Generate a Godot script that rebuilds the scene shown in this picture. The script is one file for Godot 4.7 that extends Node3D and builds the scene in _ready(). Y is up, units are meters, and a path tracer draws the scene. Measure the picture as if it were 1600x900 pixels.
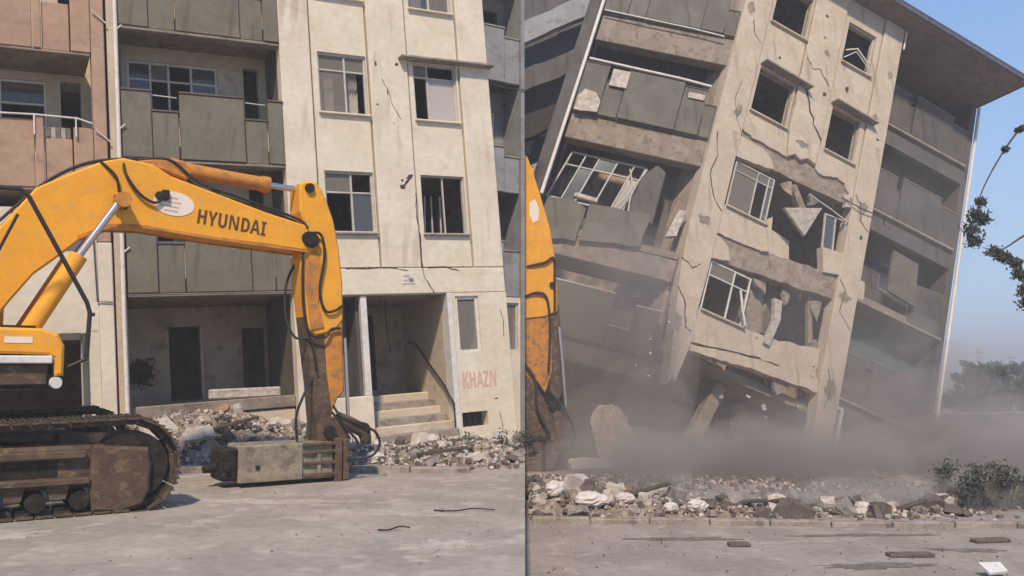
extends Node3D
# Two apartment blocks under demolition: left block on a raised terrace with an excavator, right block leaning and falling in dust.
# Metres, y up. Lower ground y = 0, terrace y = TER, camera at 2.5 m.

const TER := 0.85
var M := {}
var rng := RandomNumberGenerator.new()
var used := {}

# ---------------------------------------------------------------- naming
func numbered(parent: Node, called: String) -> String:
	var key := str(parent.get_instance_id()) + "/" + called
	var n: int = used.get(key, 0)
	used[key] = n + 1
	return called if n == 0 else "%s_%03d" % [called, n]

func put(o: Node, called: String, parent: Node) -> Node:
	o.name = numbered(parent, called)
	parent.add_child(o, true)
	return o

func tag(o: Node, label := "", category := "", group := "", kind := "") -> Node:
	if label: o.set_meta("label", label)
	if category: o.set_meta("category", category)
	if group: o.set_meta("group", group)
	if kind: o.set_meta("kind", kind)
	return o

func mi(called: String, mesh: Mesh, m: Material, parent: Node, xf := Transform3D.IDENTITY) -> MeshInstance3D:
	var o := MeshInstance3D.new()
	o.mesh = mesh
	o.material_override = m
	o.transform = xf
	put(o, called, parent)
	return o

func thing(called: String, label: String, category: String, group := "", xf := Transform3D.IDENTITY) -> Node3D:
	var o := Node3D.new()
	o.transform = xf
	put(o, called, self)
	tag(o, label, category, group)
	return o

# ---------------------------------------------------------------- mesh building
func ST() -> SurfaceTool:
	var st := SurfaceTool.new()
	st.begin(Mesh.PRIMITIVE_TRIANGLES)
	return st

func tri(st: SurfaceTool, a: Vector3, b: Vector3, c: Vector3, n: Vector3) -> void:
	if (b - a).cross(c - a).dot(n) > 0.0:
		var t := b; b = c; c = t
	st.set_normal(n); st.add_vertex(a)
	st.set_normal(n); st.add_vertex(b)
	st.set_normal(n); st.add_vertex(c)

func quad(st: SurfaceTool, a: Vector3, b: Vector3, c: Vector3, d: Vector3, n: Vector3) -> void:
	tri(st, a, b, c, n)
	tri(st, a, c, d, n)

func autotri(st: SurfaceTool, a: Vector3, b: Vector3, c: Vector3, inside: Vector3) -> void:
	var n := (b - a).cross(c - a).normalized()
	if n.dot(a - inside) < 0.0: n = -n
	tri(st, a, b, c, n)

# box from lo to hi; b > 0 chamfers every edge
func sbox(st: SurfaceTool, lo: Vector3, hi: Vector3, b := 0.0, xf := Transform3D.IDENTITY) -> void:
	var c := (lo + hi) * 0.5
	var h := (hi - lo).abs() * 0.5
	b = minf(b, minf(h.x, minf(h.y, h.z)) * 0.45)
	for ax in 3:
		var a1 := (ax + 1) % 3
		var a2 := (ax + 2) % 3
		for s in [-1.0, 1.0]:
			var n := Vector3.ZERO; n[ax] = s
			var p: Array[Vector3] = []
			for q in [[-1, -1], [1, -1], [1, 1], [-1, 1]]:
				var v := c
				v[ax] += s * h[ax]
				v[a1] += q[0] * (h[a1] - b)
				v[a2] += q[1] * (h[a2] - b)
				p.append(xf * v)
			quad(st, p[0], p[1], p[2], p[3], (xf.basis * n).normalized())
	if b <= 0.0: return
	for ax in 3:
		var a1 := (ax + 1) % 3
		var a2 := (ax + 2) % 3
		for s1 in [-1.0, 1.0]:
			for s2 in [-1.0, 1.0]:
				var n := Vector3.ZERO; n[a1] = s1; n[a2] = s2
				var p: Array[Vector3] = []
				for q in [[-1.0, 0], [1.0, 0], [1.0, 1], [-1.0, 1]]:
					var v := c
					v[ax] += q[0] * (h[ax] - b)
					if q[1] == 0:
						v[a1] += s1 * h[a1]; v[a2] += s2 * (h[a2] - b)
					else:
						v[a1] += s1 * (h[a1] - b); v[a2] += s2 * h[a2]
					p.append(xf * v)
				quad(st, p[0], p[1], p[2], p[3], (xf.basis * n).normalized())
	for sx in [-1.0, 1.0]:
		for sy in [-1.0, 1.0]:
			for sz in [-1.0, 1.0]:
				var s := Vector3(sx, sy, sz)
				var p0 := c + Vector3(sx * h.x, sy * (h.y - b), sz * (h.z - b))
				var p1 := c + Vector3(sx * (h.x - b), sy * h.y, sz * (h.z - b))
				var p2 := c + Vector3(sx * (h.x - b), sy * (h.y - b), sz * h.z)
				tri(st, xf * p0, xf * p1, xf * p2, (xf.basis * s).normalized())

func box(called: String, m: Material, parent: Node, u0: float, v0: float, w0: float, u1: float, v1: float, w1: float, b := 0.01, turn := Vector3.ZERO) -> MeshInstance3D:
	var c := Vector3(u0 + u1, v0 + v1, w0 + w1) * 0.5
	var h := Vector3(absf(u1 - u0), absf(v1 - v0), absf(w1 - w0)) * 0.5
	var st := ST()
	sbox(st, -h, h, b)
	return mi(called, st.commit(), m, parent, Transform3D(Basis.from_euler(turn), c))

# wall with rectangular openings [u0, v0, u1, v1]: only outer and reveal faces
func wall(called: String, m: Material, parent: Node, u0: float, v0: float, u1: float, v1: float, w0: float, w1: float, holes := []) -> MeshInstance3D:
	var us := [u0, u1]
	var vs := [v0, v1]
	for h in holes:
		for k in [0, 2]:
			if h[k] > u0 and h[k] < u1 and not us.has(h[k]): us.append(h[k])
			if h[k + 1] > v0 and h[k + 1] < v1 and not vs.has(h[k + 1]): vs.append(h[k + 1])
	us.sort(); vs.sort()
	var nu := us.size() - 1
	var nv := vs.size() - 1
	var solid := func(i: int, j: int) -> bool:
		if i < 0 or j < 0 or i >= nu or j >= nv: return false
		var cu: float = (us[i] + us[i + 1]) * 0.5
		var cv: float = (vs[j] + vs[j + 1]) * 0.5
		for h in holes:
			if cu > h[0] and cu < h[2] and cv > h[1] and cv < h[3]: return false
		return true
	var st := ST()
	for i in nu:
		for j in nv:
			if not solid.call(i, j): continue
			var a: float = us[i]; var b: float = us[i + 1]; var c: float = vs[j]; var d: float = vs[j + 1]
			quad(st, Vector3(a, c, w1), Vector3(b, c, w1), Vector3(b, d, w1), Vector3(a, d, w1), Vector3(0, 0, 1))
			quad(st, Vector3(a, c, w0), Vector3(b, c, w0), Vector3(b, d, w0), Vector3(a, d, w0), Vector3(0, 0, -1))
			if not solid.call(i - 1, j): quad(st, Vector3(a, c, w0), Vector3(a, c, w1), Vector3(a, d, w1), Vector3(a, d, w0), Vector3(-1, 0, 0))
			if not solid.call(i + 1, j): quad(st, Vector3(b, c, w0), Vector3(b, c, w1), Vector3(b, d, w1), Vector3(b, d, w0), Vector3(1, 0, 0))
			if not solid.call(i, j - 1): quad(st, Vector3(a, c, w0), Vector3(b, c, w0), Vector3(b, c, w1), Vector3(a, c, w1), Vector3(0, -1, 0))
			if not solid.call(i, j + 1): quad(st, Vector3(a, d, w0), Vector3(b, d, w0), Vector3(b, d, w1), Vector3(a, d, w1), Vector3(0, 1, 0))
	return mi(called, st.commit(), m, parent)

# outline in the u-v plane, w0 (back) to w1 (front); bev softens the front rim
func sprism(st: SurfaceTool, pts: Array, w0: float, w1: float, bev := 0.0, xf := Transform3D.IDENTITY) -> void:
	var poly := PackedVector2Array(pts)
	if Geometry2D.is_polygon_clockwise(poly): poly.reverse()
	var inner := poly
	if bev > 0.0:
		var off := Geometry2D.offset_polygon(poly, -bev, Geometry2D.JOIN_MITER)
		if off.size() == 1 and off[0].size() == poly.size():
			inner = off[0]
			# line the offset ring up with the outline
			var best := 0
			for k in inner.size():
				if inner[k].distance_to(poly[0]) < inner[best].distance_to(poly[0]): best = k
			var r := PackedVector2Array()
			for k in inner.size(): r.append(inner[(best + k) % inner.size()])
			inner = r
		else:
			bev = 0.0
	var ids := Geometry2D.triangulate_polygon(inner)
	var idb := Geometry2D.triangulate_polygon(poly)
	var nz := (xf.basis * Vector3(0, 0, 1)).normalized()
	for k in range(0, ids.size(), 3):
		var a := inner[ids[k]]; var b := inner[ids[k + 1]]; var c := inner[ids[k + 2]]
		tri(st, xf * Vector3(a.x, a.y, w1), xf * Vector3(b.x, b.y, w1), xf * Vector3(c.x, c.y, w1), nz)
	for k in range(0, idb.size(), 3):
		var a := poly[idb[k]]; var b := poly[idb[k + 1]]; var c := poly[idb[k + 2]]
		tri(st, xf * Vector3(a.x, a.y, w0), xf * Vector3(b.x, b.y, w0), xf * Vector3(c.x, c.y, w0), -nz)
	var n := poly.size()
	for k in n:
		var a := poly[k]; var b := poly[(k + 1) % n]
		var e := (b - a).normalized()
		var nn := xf.basis * Vector3(e.y, -e.x, 0)
		var wt := w1 - bev
		quad(st, xf * Vector3(a.x, a.y, w0), xf * Vector3(b.x, b.y, w0), xf * Vector3(b.x, b.y, wt), xf * Vector3(a.x, a.y, wt), nn.normalized())
		if bev > 0.0:
			var ia := inner[k]; var ib := inner[(k + 1) % n]
			quad(st, xf * Vector3(a.x, a.y, wt), xf * Vector3(b.x, b.y, wt), xf * Vector3(ib.x, ib.y, w1), xf * Vector3(ia.x, ia.y, w1), (nn + nz).normalized())

func V2(list: Array) -> Array:
	var r := []
	for k in range(0, list.size(), 2): r.append(Vector2(list[k], list[k + 1]))
	return r

func prism(called: String, m: Material, parent: Node, list: Array, w0: float, w1: float, bev := 0.0, xf := Transform3D.IDENTITY) -> MeshInstance3D:
	var st := ST()
	sprism(st, V2(list), w0, w1, bev)
	return mi(called, st.commit(), m, parent, xf)

# outline with its edges roughened into broken ones
func jag(list: Array, step: float, amp: float, keep := []) -> Array:
	var pts := V2(list)
	var out := []
	var n := pts.size()
	for k in n:
		var a: Vector2 = pts[k]; var b: Vector2 = pts[(k + 1) % n]
		out.append(a.x); out.append(a.y)
		if keep.has(k): continue
		var cnt := int(a.distance_to(b) / step)
		var e := (b - a).orthogonal().normalized()
		for i in range(1, cnt):
			var p := a.lerp(b, (i + rng.randf_range(-0.3, 0.3)) / cnt) + e * rng.randf_range(-amp, amp)
			out.append(p.x); out.append(p.y)
	return out

func smooth_path(p: Array, n := 5) -> Array:
	var out := []
	for k in p.size() - 1:
		var a: Vector3 = p[maxi(k - 1, 0)]; var b: Vector3 = p[k]; var c: Vector3 = p[k + 1]; var d: Vector3 = p[mini(k + 2, p.size() - 1)]
		for i in n: out.append(b.cubic_interpolate(c, a, d, float(i) / n))
	out.append(p[-1])
	return out

func stube(st: SurfaceTool, p: Array, r0: float, r1 := -1.0, sides := 8) -> void:
	if r1 < 0.0: r1 = r0
	var rings := []
	var up := Vector3(0.13, 1, 0.07).normalized()
	for k in p.size():
		var t: Vector3 = (p[mini(k + 1, p.size() - 1)] - p[maxi(k - 1, 0)]).normalized()
		var x := t.cross(up)
		if x.length() < 0.05: x = t.cross(Vector3(1, 0, 0))
		x = x.normalized()
		var y := x.cross(t).normalized()
		up = y
		var r := lerpf(r0, r1, float(k) / maxi(p.size() - 1, 1))
		var ring := []
		for s in sides:
			var a := TAU * s / sides
			var d := x * cos(a) + y * sin(a)
			ring.append([p[k] + d * r, d])
		rings.append(ring)
	for k in rings.size() - 1:
		for s in sides:
			var a = rings[k][s]; var b = rings[k][(s + 1) % sides]; var c = rings[k + 1][(s + 1) % sides]; var d = rings[k + 1][s]
			var n: Vector3 = (a[1] + b[1]).normalized()
			for t in [[a, b, c], [a, c, d]]:
				var q = t
				if (q[1][0] - q[0][0]).cross(q[2][0] - q[0][0]).dot(n) > 0.0: q = [t[0], t[2], t[1]]
				for e in q:
					st.set_normal(e[1]); st.add_vertex(e[0])
	for k in [0, rings.size() - 1]:
		var nn: Vector3 = (p[0] - p[1]).normalized() if k == 0 else (p[-1] - p[-2]).normalized()
		for s in range(1, sides - 1): tri(st, rings[k][0][0], rings[k][s][0], rings[k][s + 1][0], nn)

func tube(called: String, m: Material, parent: Node, p: Array, r: float, r1 := -1.0, sides := 8) -> MeshInstance3D:
	var st := ST()
	stube(st, p, r, r1, sides)
	return mi(called, st.commit(), m, parent)

# framed window: mull = mullion places 0..1, trans = transom height 0..1 (or -1), glass = material of each pane or null, row by row from below
func window(parent: Node, r: Array, w: float, mull: Array, trans: float, glass: Array, fm: Material, bar := 0.045, called := "window") -> MeshInstance3D:
	var u0: float = r[0]; var v0: float = r[1]; var u1: float = r[2]; var v1: float = r[3]
	var st := ST()
	var d := 0.035
	sbox(st, Vector3(u0, v0, w - d), Vector3(u0 + bar, v1, w + d), 0.006)
	sbox(st, Vector3(u1 - bar, v0, w - d), Vector3(u1, v1, w + d), 0.006)
	sbox(st, Vector3(u0 + bar, v0, w - d + 0.002), Vector3(u1 - bar, v0 + bar, w + d - 0.002), 0.006)
	sbox(st, Vector3(u0 + bar, v1 - bar, w - d + 0.002), Vector3(u1 - bar, v1, w + d - 0.002), 0.006)
	var xs := [u0 + bar]
	for k in mull:
		var x: float = lerpf(u0, u1, k)
		sbox(st, Vector3(x - bar * 0.45, v0 + bar, w - d + 0.004), Vector3(x + bar * 0.45, v1 - bar, w + d - 0.004), 0.005)
		xs.append(x - bar * 0.45); xs.append(x + bar * 0.45)
	xs.append(u1 - bar)
	var ys := [v0 + bar]
	if trans > 0.0:
		var y := lerpf(v0, v1, trans)
		sbox(st, Vector3(u0 + bar, y - bar * 0.4, w - d + 0.007), Vector3(u1 - bar, y + bar * 0.4, w + d - 0.007), 0.005)
		ys.append(y - bar * 0.4); ys.append(y + bar * 0.4)
	ys.append(v1 - bar)
	var o := mi(called, st.commit(), fm, parent)
	var k := 0
	for j in range(0, ys.size(), 2):
		for i in range(0, xs.size(), 2):
			var g = glass[k % glass.size()] if glass.size() > 0 else null
			k += 1
			if g == null: continue
			var ps := ST()
			var dz := rng.randf_range(-0.008, 0.008)
			sbox(ps, Vector3(xs[i], ys[j], w - 0.003 + dz), Vector3(xs[i + 1], ys[j + 1], w + 0.003 + dz))
			mi("pane", ps.commit(), g, o)
	return o

# ---------------------------------------------------------------- textures and materials
func noise_bytes(sz: int, sd: int, freq: float, oct: int, kind := FastNoiseLite.TYPE_SIMPLEX_SMOOTH) -> PackedByteArray:
	var n := FastNoiseLite.new()
	n.seed = sd
	n.noise_type = kind
	n.frequency = freq
	n.fractal_octaves = oct
	var im := n.get_seamless_image(sz, sz)
	im.convert(Image.FORMAT_L8)
	return im.get_data()

# base colour varied coarse and fine, with patches of a stain colour past a threshold
func mottled(base: Color, other: Color, stain: Color, amount: float, sd: int, fine := 0.10, sz := 512, f := 0.008, drip := false) -> ImageTexture:
	var a := noise_bytes(sz, sd, f, 4)
	var b := noise_bytes(sz, sd + 7, 0.05, 3)
	var c := noise_bytes(sz, sd + 13, 0.014, 5)
	var data := PackedByteArray()
	data.resize(sz * sz * 3)
	for i in sz * sz:
		var ci := i
		if drip:
			var x := i % sz
			var y := i / sz
			ci = ((y / 5) % sz) * sz + (x * 2) % sz
		var t := smoothstep(0.25, 0.75, a[i] / 255.0)
		var s := smoothstep(1.0 - amount, 1.0 - amount + 0.22, c[ci] / 255.0) * 0.75
		var g := 1.0 + (b[i] / 255.0 - 0.5) * 2.0 * fine
		var q := i * 3
		data[q] = clampi(int(lerpf(lerpf(base.r, other.r, t), stain.r, s) * g * 255.0), 0, 255)
		data[q + 1] = clampi(int(lerpf(lerpf(base.g, other.g, t), stain.g, s) * g * 255.0), 0, 255)
		data[q + 2] = clampi(int(lerpf(lerpf(base.b, other.b, t), stain.b, s) * g * 255.0), 0, 255)
	return ImageTexture.create_from_image(Image.create_from_data(sz, sz, false, Image.FORMAT_RGB8, data))

func normal_tex(sd: int, freq: float, oct: int, strength: float) -> ImageTexture:
	var n := FastNoiseLite.new()
	n.seed = sd
	n.frequency = freq
	n.fractal_octaves = oct
	var im := n.get_seamless_image(512, 512)
	im.convert(Image.FORMAT_RGBA8)
	im.bump_map_to_normal_map(strength)
	return ImageTexture.create_from_image(im)

func mat(called: String, tex: Texture2D, rough: float, per_m: float, norm: Texture2D = null, nscale := 1.0, metal := 0.0) -> StandardMaterial3D:
	var m := StandardMaterial3D.new()
	m.resource_name = called
	m.albedo_texture = tex
	m.roughness = rough
	m.metallic = metal
	m.metallic_specular = 0.3
	m.uv1_triplanar = true
	m.uv1_world_triplanar = true
	m.uv1_scale = Vector3.ONE * per_m
	m.uv1_offset = Vector3(0.37, 0.11, 0.23)
	if norm:
		m.normal_enabled = true
		m.normal_texture = norm
		m.normal_scale = nscale
	M[called] = m
	return m

func flat_mat(called: String, c: Color, rough: float, metal := 0.0, alpha := 1.0) -> StandardMaterial3D:
	var m := StandardMaterial3D.new()
	m.resource_name = called
	m.albedo_color = Color(c.r, c.g, c.b, alpha)
	m.roughness = rough
	m.metallic = metal
	if alpha < 1.0: m.transparency = BaseMaterial3D.TRANSPARENCY_ALPHA
	M[called] = m
	return m

func C(r: int, g: int, b: int) -> Color:
	return Color8(r, g, b)

func materials() -> void:
	var nf := normal_tex(5, 0.12, 3, 2.0)
	var nc := normal_tex(9, 0.02, 5, 6.0)
	mat("cream", mottled(C(222, 211, 190), C(213, 200, 177), C(180, 164, 140), 0.26, 11, 0.05), 0.92, 0.22, nf, 0.16)
	mat("cream_streaked", mottled(C(222, 211, 191), C(213, 200, 179), C(180, 164, 141), 0.30, 21, 0.05, 512, 0.008, true), 0.92, 0.2, nf, 0.16)
	mat("pinkish_cream", mottled(C(198, 183, 162), C(187, 171, 150), C(150, 134, 116), 0.34, 31, 0.06, 512, 0.008, true), 0.92, 0.2, nf, 0.16)
	mat("pink", mottled(C(178, 147, 124), C(166, 135, 114), C(142, 116, 100), 0.32, 41, 0.06), 0.92, 0.25, nf, 0.16)
	mat("olive", mottled(C(123, 117, 100), C(113, 107, 91), C(93, 86, 73), 0.36, 51, 0.06, 512, 0.008, true), 0.92, 0.25, nf, 0.16)
	mat("olive_grey", mottled(C(116, 111, 100), C(105, 100, 90), C(86, 80, 72), 0.36, 55, 0.06, 512, 0.008, true), 0.92, 0.25, nf, 0.16)
	mat("shop_wall", mottled(C(186, 172, 154), C(168, 153, 136), C(128, 114, 100), 0.4, 57, 0.06), 0.93, 0.25, nf, 0.16)
	mat("olive_dark", mottled(C(106, 99, 85), C(95, 88, 75), C(78, 70, 60), 0.36, 53, 0.06), 0.92, 0.25, nf, 0.16)
	mat("beige_plaster", mottled(C(204, 190, 168), C(193, 178, 155), C(162, 146, 126), 0.36, 61, 0.06), 0.93, 0.22, nf, 0.16)
	mat("slab", mottled(C(150, 138, 122), C(134, 121, 107), C(104, 93, 82), 0.4, 71, 0.08), 0.93, 0.35, nf, 0.5)
	mat("raw_concrete", mottled(C(160, 147, 130), C(140, 126, 110), C(108, 96, 84), 0.42, 81, 0.12), 0.95, 0.5, nc, 0.8)
	mat("grey_blue_wall", mottled(C(150, 148, 146), C(136, 134, 134), C(108, 106, 106), 0.36, 91, 0.06), 0.92, 0.25, nf, 0.16)
	mat("grey_wall", mottled(C(102, 97, 93), C(91, 86, 82), C(73, 69, 66), 0.4, 95, 0.06, 512, 0.008, true), 0.93, 0.22, nf, 0.16)  # grey paint, darkened further to hold some of the recessed wing's shade
	mat("teal", mottled(C(84, 108, 103), C(72, 94, 91), C(98, 102, 94), 0.35, 101, 0.07), 0.9, 0.4, nf, 0.16)
	mat("room_plaster", mottled(C(178, 162, 142), C(164, 147, 128), C(132, 116, 100), 0.45, 111, 0.08), 0.95, 0.3, nf, 0.3)
	mat("asphalt", mottled(C(166, 156, 140), C(153, 143, 128), C(180, 170, 153), 0.40, 121, 0.06, 1024, 0.006), 0.95, 0.1, nf, 0.12)
	mat("asphalt_low", mottled(C(158, 147, 134), C(145, 134, 122), C(172, 161, 147), 0.36, 131, 0.06, 1024, 0.006), 0.95, 0.1, nf, 0.12)
	mat("spill", mottled(C(184, 174, 158), C(170, 160, 145), C(158, 148, 134), 0.4, 143, 0.08), 0.96, 0.4)
	mat("smear", mottled(C(122, 112, 104), C(108, 99, 92), C(138, 128, 119), 0.42, 145, 0.1), 0.96, 0.5)
	mat("dirt", mottled(C(150, 136, 118), C(120, 106, 92), C(176, 166, 150), 0.42, 141, 0.2), 0.97, 0.4, nc, 0.9)
	mat("kerb", mottled(C(160, 150, 138), C(140, 130, 118), C(104, 96, 88), 0.42, 151, 0.1), 0.94, 0.5, nf, 0.6)
	mat("rubble_pale", mottled(C(200, 190, 176), C(178, 167, 152), C(144, 132, 118), 0.42, 161, 0.12), 0.95, 0.8, nc, 0.7)
	mat("rubble_grey", mottled(C(156, 146, 136), C(132, 122, 112), C(100, 90, 82), 0.42, 171, 0.14), 0.95, 0.8, nc, 0.7)
	mat("rubble_dark", mottled(C(112, 101, 92), C(92, 82, 75), C(128, 117, 106), 0.36, 181, 0.16), 0.95, 0.8, nc, 0.7)
	mat("brick", mottled(C(160, 120, 100), C(146, 106, 86), C(172, 150, 132), 0.4, 191, 0.12), 0.95, 1.2, nf, 0.6)
	mat("orange", mottled(C(238, 168, 52), C(230, 160, 52), C(206, 160, 100), 0.36, 201, 0.03), 0.5, 0.6, nf, 0.08)
	mat("orange_dusty", mottled(C(206, 138, 58), C(192, 126, 58), C(140, 108, 78), 0.5, 203, 0.06), 0.75, 0.7, nf, 0.2)
	mat("steel_brown", mottled(C(104, 88, 72), C(84, 70, 58), C(140, 118, 92), 0.42, 211, 0.12), 0.8, 0.9, nc, 0.4, 0.2)
	mat("steel_dark", mottled(C(58, 52, 47), C(44, 40, 37), C(92, 82, 70), 0.36, 213, 0.12), 0.7, 1.2, nc, 0.3, 0.4)
	mat("track_dusty", mottled(C(92, 80, 66), C(72, 63, 53), C(128, 112, 92), 0.45, 217, 0.14), 0.85, 1.2, nc, 0.3, 0.15)
	mat("breaker_grey", mottled(C(158, 148, 128), C(138, 128, 110), C(104, 94, 80), 0.4, 221, 0.1), 0.75, 0.8, nc, 0.35, 0.2)
	mat("leaf_dust", mottled(C(82, 84, 70), C(70, 73, 60), C(98, 95, 84), 0.3, 231, 0.15), 0.85, 1.0)
	mat("leaf_green", mottled(C(78, 96, 50), C(64, 82, 42), C(98, 110, 66), 0.3, 241, 0.15), 0.8, 1.0)
	mat("leaf_far", mottled(C(74, 88, 62), C(62, 76, 54), C(90, 98, 70), 0.3, 243, 0.15), 0.85, 0.3)
	for k in ["leaf_dust", "leaf_green", "leaf_far"]:
		M[k].backlight_enabled = true
		M[k].backlight = Color(0.25, 0.28, 0.15)
	mat("bark", mottled(C(96, 84, 72), C(78, 68, 58), C(60, 52, 44), 0.4, 251, 0.15), 0.95, 1.0, nc, 0.8)
	mat("white_paint", mottled(C(222, 218, 210), C(208, 202, 192), C(170, 160, 148), 0.3, 261, 0.05), 0.6, 0.8)
	mat("frame_grey", mottled(C(198, 192, 184), C(180, 174, 166), C(146, 138, 128), 0.3, 263, 0.05), 0.6, 0.8)
	mat("roof_edge", mottled(C(92, 94, 108), C(80, 80, 92), C(112, 108, 106), 0.3, 271, 0.06), 0.7, 0.5)
	mat("soffit", mottled(C(140, 122, 112), C(124, 106, 98), C(98, 84, 78), 0.4, 273, 0.08), 0.92, 0.25, nf, 0.16)
	mat("pipe_white", mottled(C(226, 218, 208), C(214, 204, 194), C(176, 160, 148), 0.3, 281, 0.04), 0.5, 0.8)
	mat("sheet", mottled(C(214, 206, 196), C(196, 187, 176), C(160, 149, 138), 0.34, 297, 0.06), 0.6, 0.9)
	mat("cloth", mottled(C(190, 182, 170), C(170, 162, 150), C(140, 130, 120), 0.3, 291, 0.08), 0.95, 0.8)
	flat_mat("black_rubber", C(34, 29, 26), 0.6)
	flat_mat("black_paint", C(40, 34, 30), 0.5)
	flat_mat("chrome", C(206, 200, 196), 0.25, 0.9)
	flat_mat("letter_brown", C(92, 60, 22), 0.6)
	flat_mat("graffiti", C(206, 168, 148), 0.9)
	flat_mat("decal", C(232, 218, 200), 0.6)
	flat_mat("decal_print", C(188, 172, 150), 0.7)
	flat_mat("rust", C(112, 72, 50), 0.85)
	flat_mat("glass", C(120, 122, 120), 0.06, 0.0, 0.22)
	flat_mat("glass_dusty", C(158, 148, 134), 0.35, 0.0, 0.34)
	flat_mat("glass_pale", C(190, 182, 172), 0.5, 0.0, 0.86)
	flat_mat("lens", C(226, 222, 212), 0.15)
	flat_mat("crack_dark", C(70, 62, 54), 0.95)
	flat_mat("cable", C(60, 56, 54), 0.7)

# ---------------------------------------------------------------- set-up
func basis3(a: Array) -> Basis:   # rows of the matrix
	return Basis(Vector3(a[0], a[3], a[6]), Vector3(a[1], a[4], a[7]), Vector3(a[2], a[5], a[8])).orthonormalized()

func _ready() -> void:
	rng.seed = 4177
	var cam := Camera3D.new()
	cam.name = "camera"
	cam.position = Vector3(0, 2.5, 0)
	cam.rotation = Vector3(atan(125.0 / 1400.0), 0, 0)
	cam.fov = rad_to_deg(2.0 * atan(450.0 / 1400.0))
	cam.near = 0.05
	cam.far = 4000.0
	add_child(cam)
	cam.current = true

	var sky_m := ProceduralSkyMaterial.new()
	sky_m.sky_top_color = Color(0.32, 0.51, 0.79)
	sky_m.sky_horizon_color = Color(0.76, 0.89, 1.0)
	sky_m.sky_curve = 0.22
	sky_m.ground_bottom_color = Color(0.45, 0.42, 0.38)
	sky_m.ground_horizon_color = Color(0.70, 0.72, 0.74)
	sky_m.sun_angle_max = 4.0
	var sky := Sky.new()
	sky.sky_material = sky_m
	var env := Environment.new()
	env.background_mode = Environment.BG_SKY
	env.sky = sky
	env.background_energy_multiplier = 1.0
	env.tonemap_mode = Environment.TONE_MAPPER_LINEAR
	env.tonemap_exposure = 1.2
	env.sdfgi_enabled = true
	env.ssao_enabled = true
	env.ssil_enabled = true
	env.volumetric_fog_enabled = true
	env.volumetric_fog_density = 0.0
	env.fog_enabled = true
	env.fog_density = 0.0034
	env.fog_light_color = Color(0.9, 0.89, 0.87)
	var we := WorldEnvironment.new()
	we.name = "world_environment"
	we.environment = env
	add_child(we)
	var sun := DirectionalLight3D.new()
	sun.name = "sun"
	sun.light_energy = 1.15
	sun.light_color = Color(1.0, 0.93, 0.84)
	sun.light_angular_distance = 4.0
	sun.shadow_enabled = true
	add_child(sun)
	sun.look_at_from_position(Vector3(-0.8, 11.5, 10), Vector3.ZERO, Vector3.UP)

	materials()
	ground()
	left_block()
	pink_block()
	grey_wing()
	leaning_block()
	excavator()
	second_arm()
	vegetation()
	rubble()
	dust()

# ---------------------------------------------------------------- ground
func seam_x(z: float) -> float:
	return -z * 20.0 / 1400.0

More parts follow.
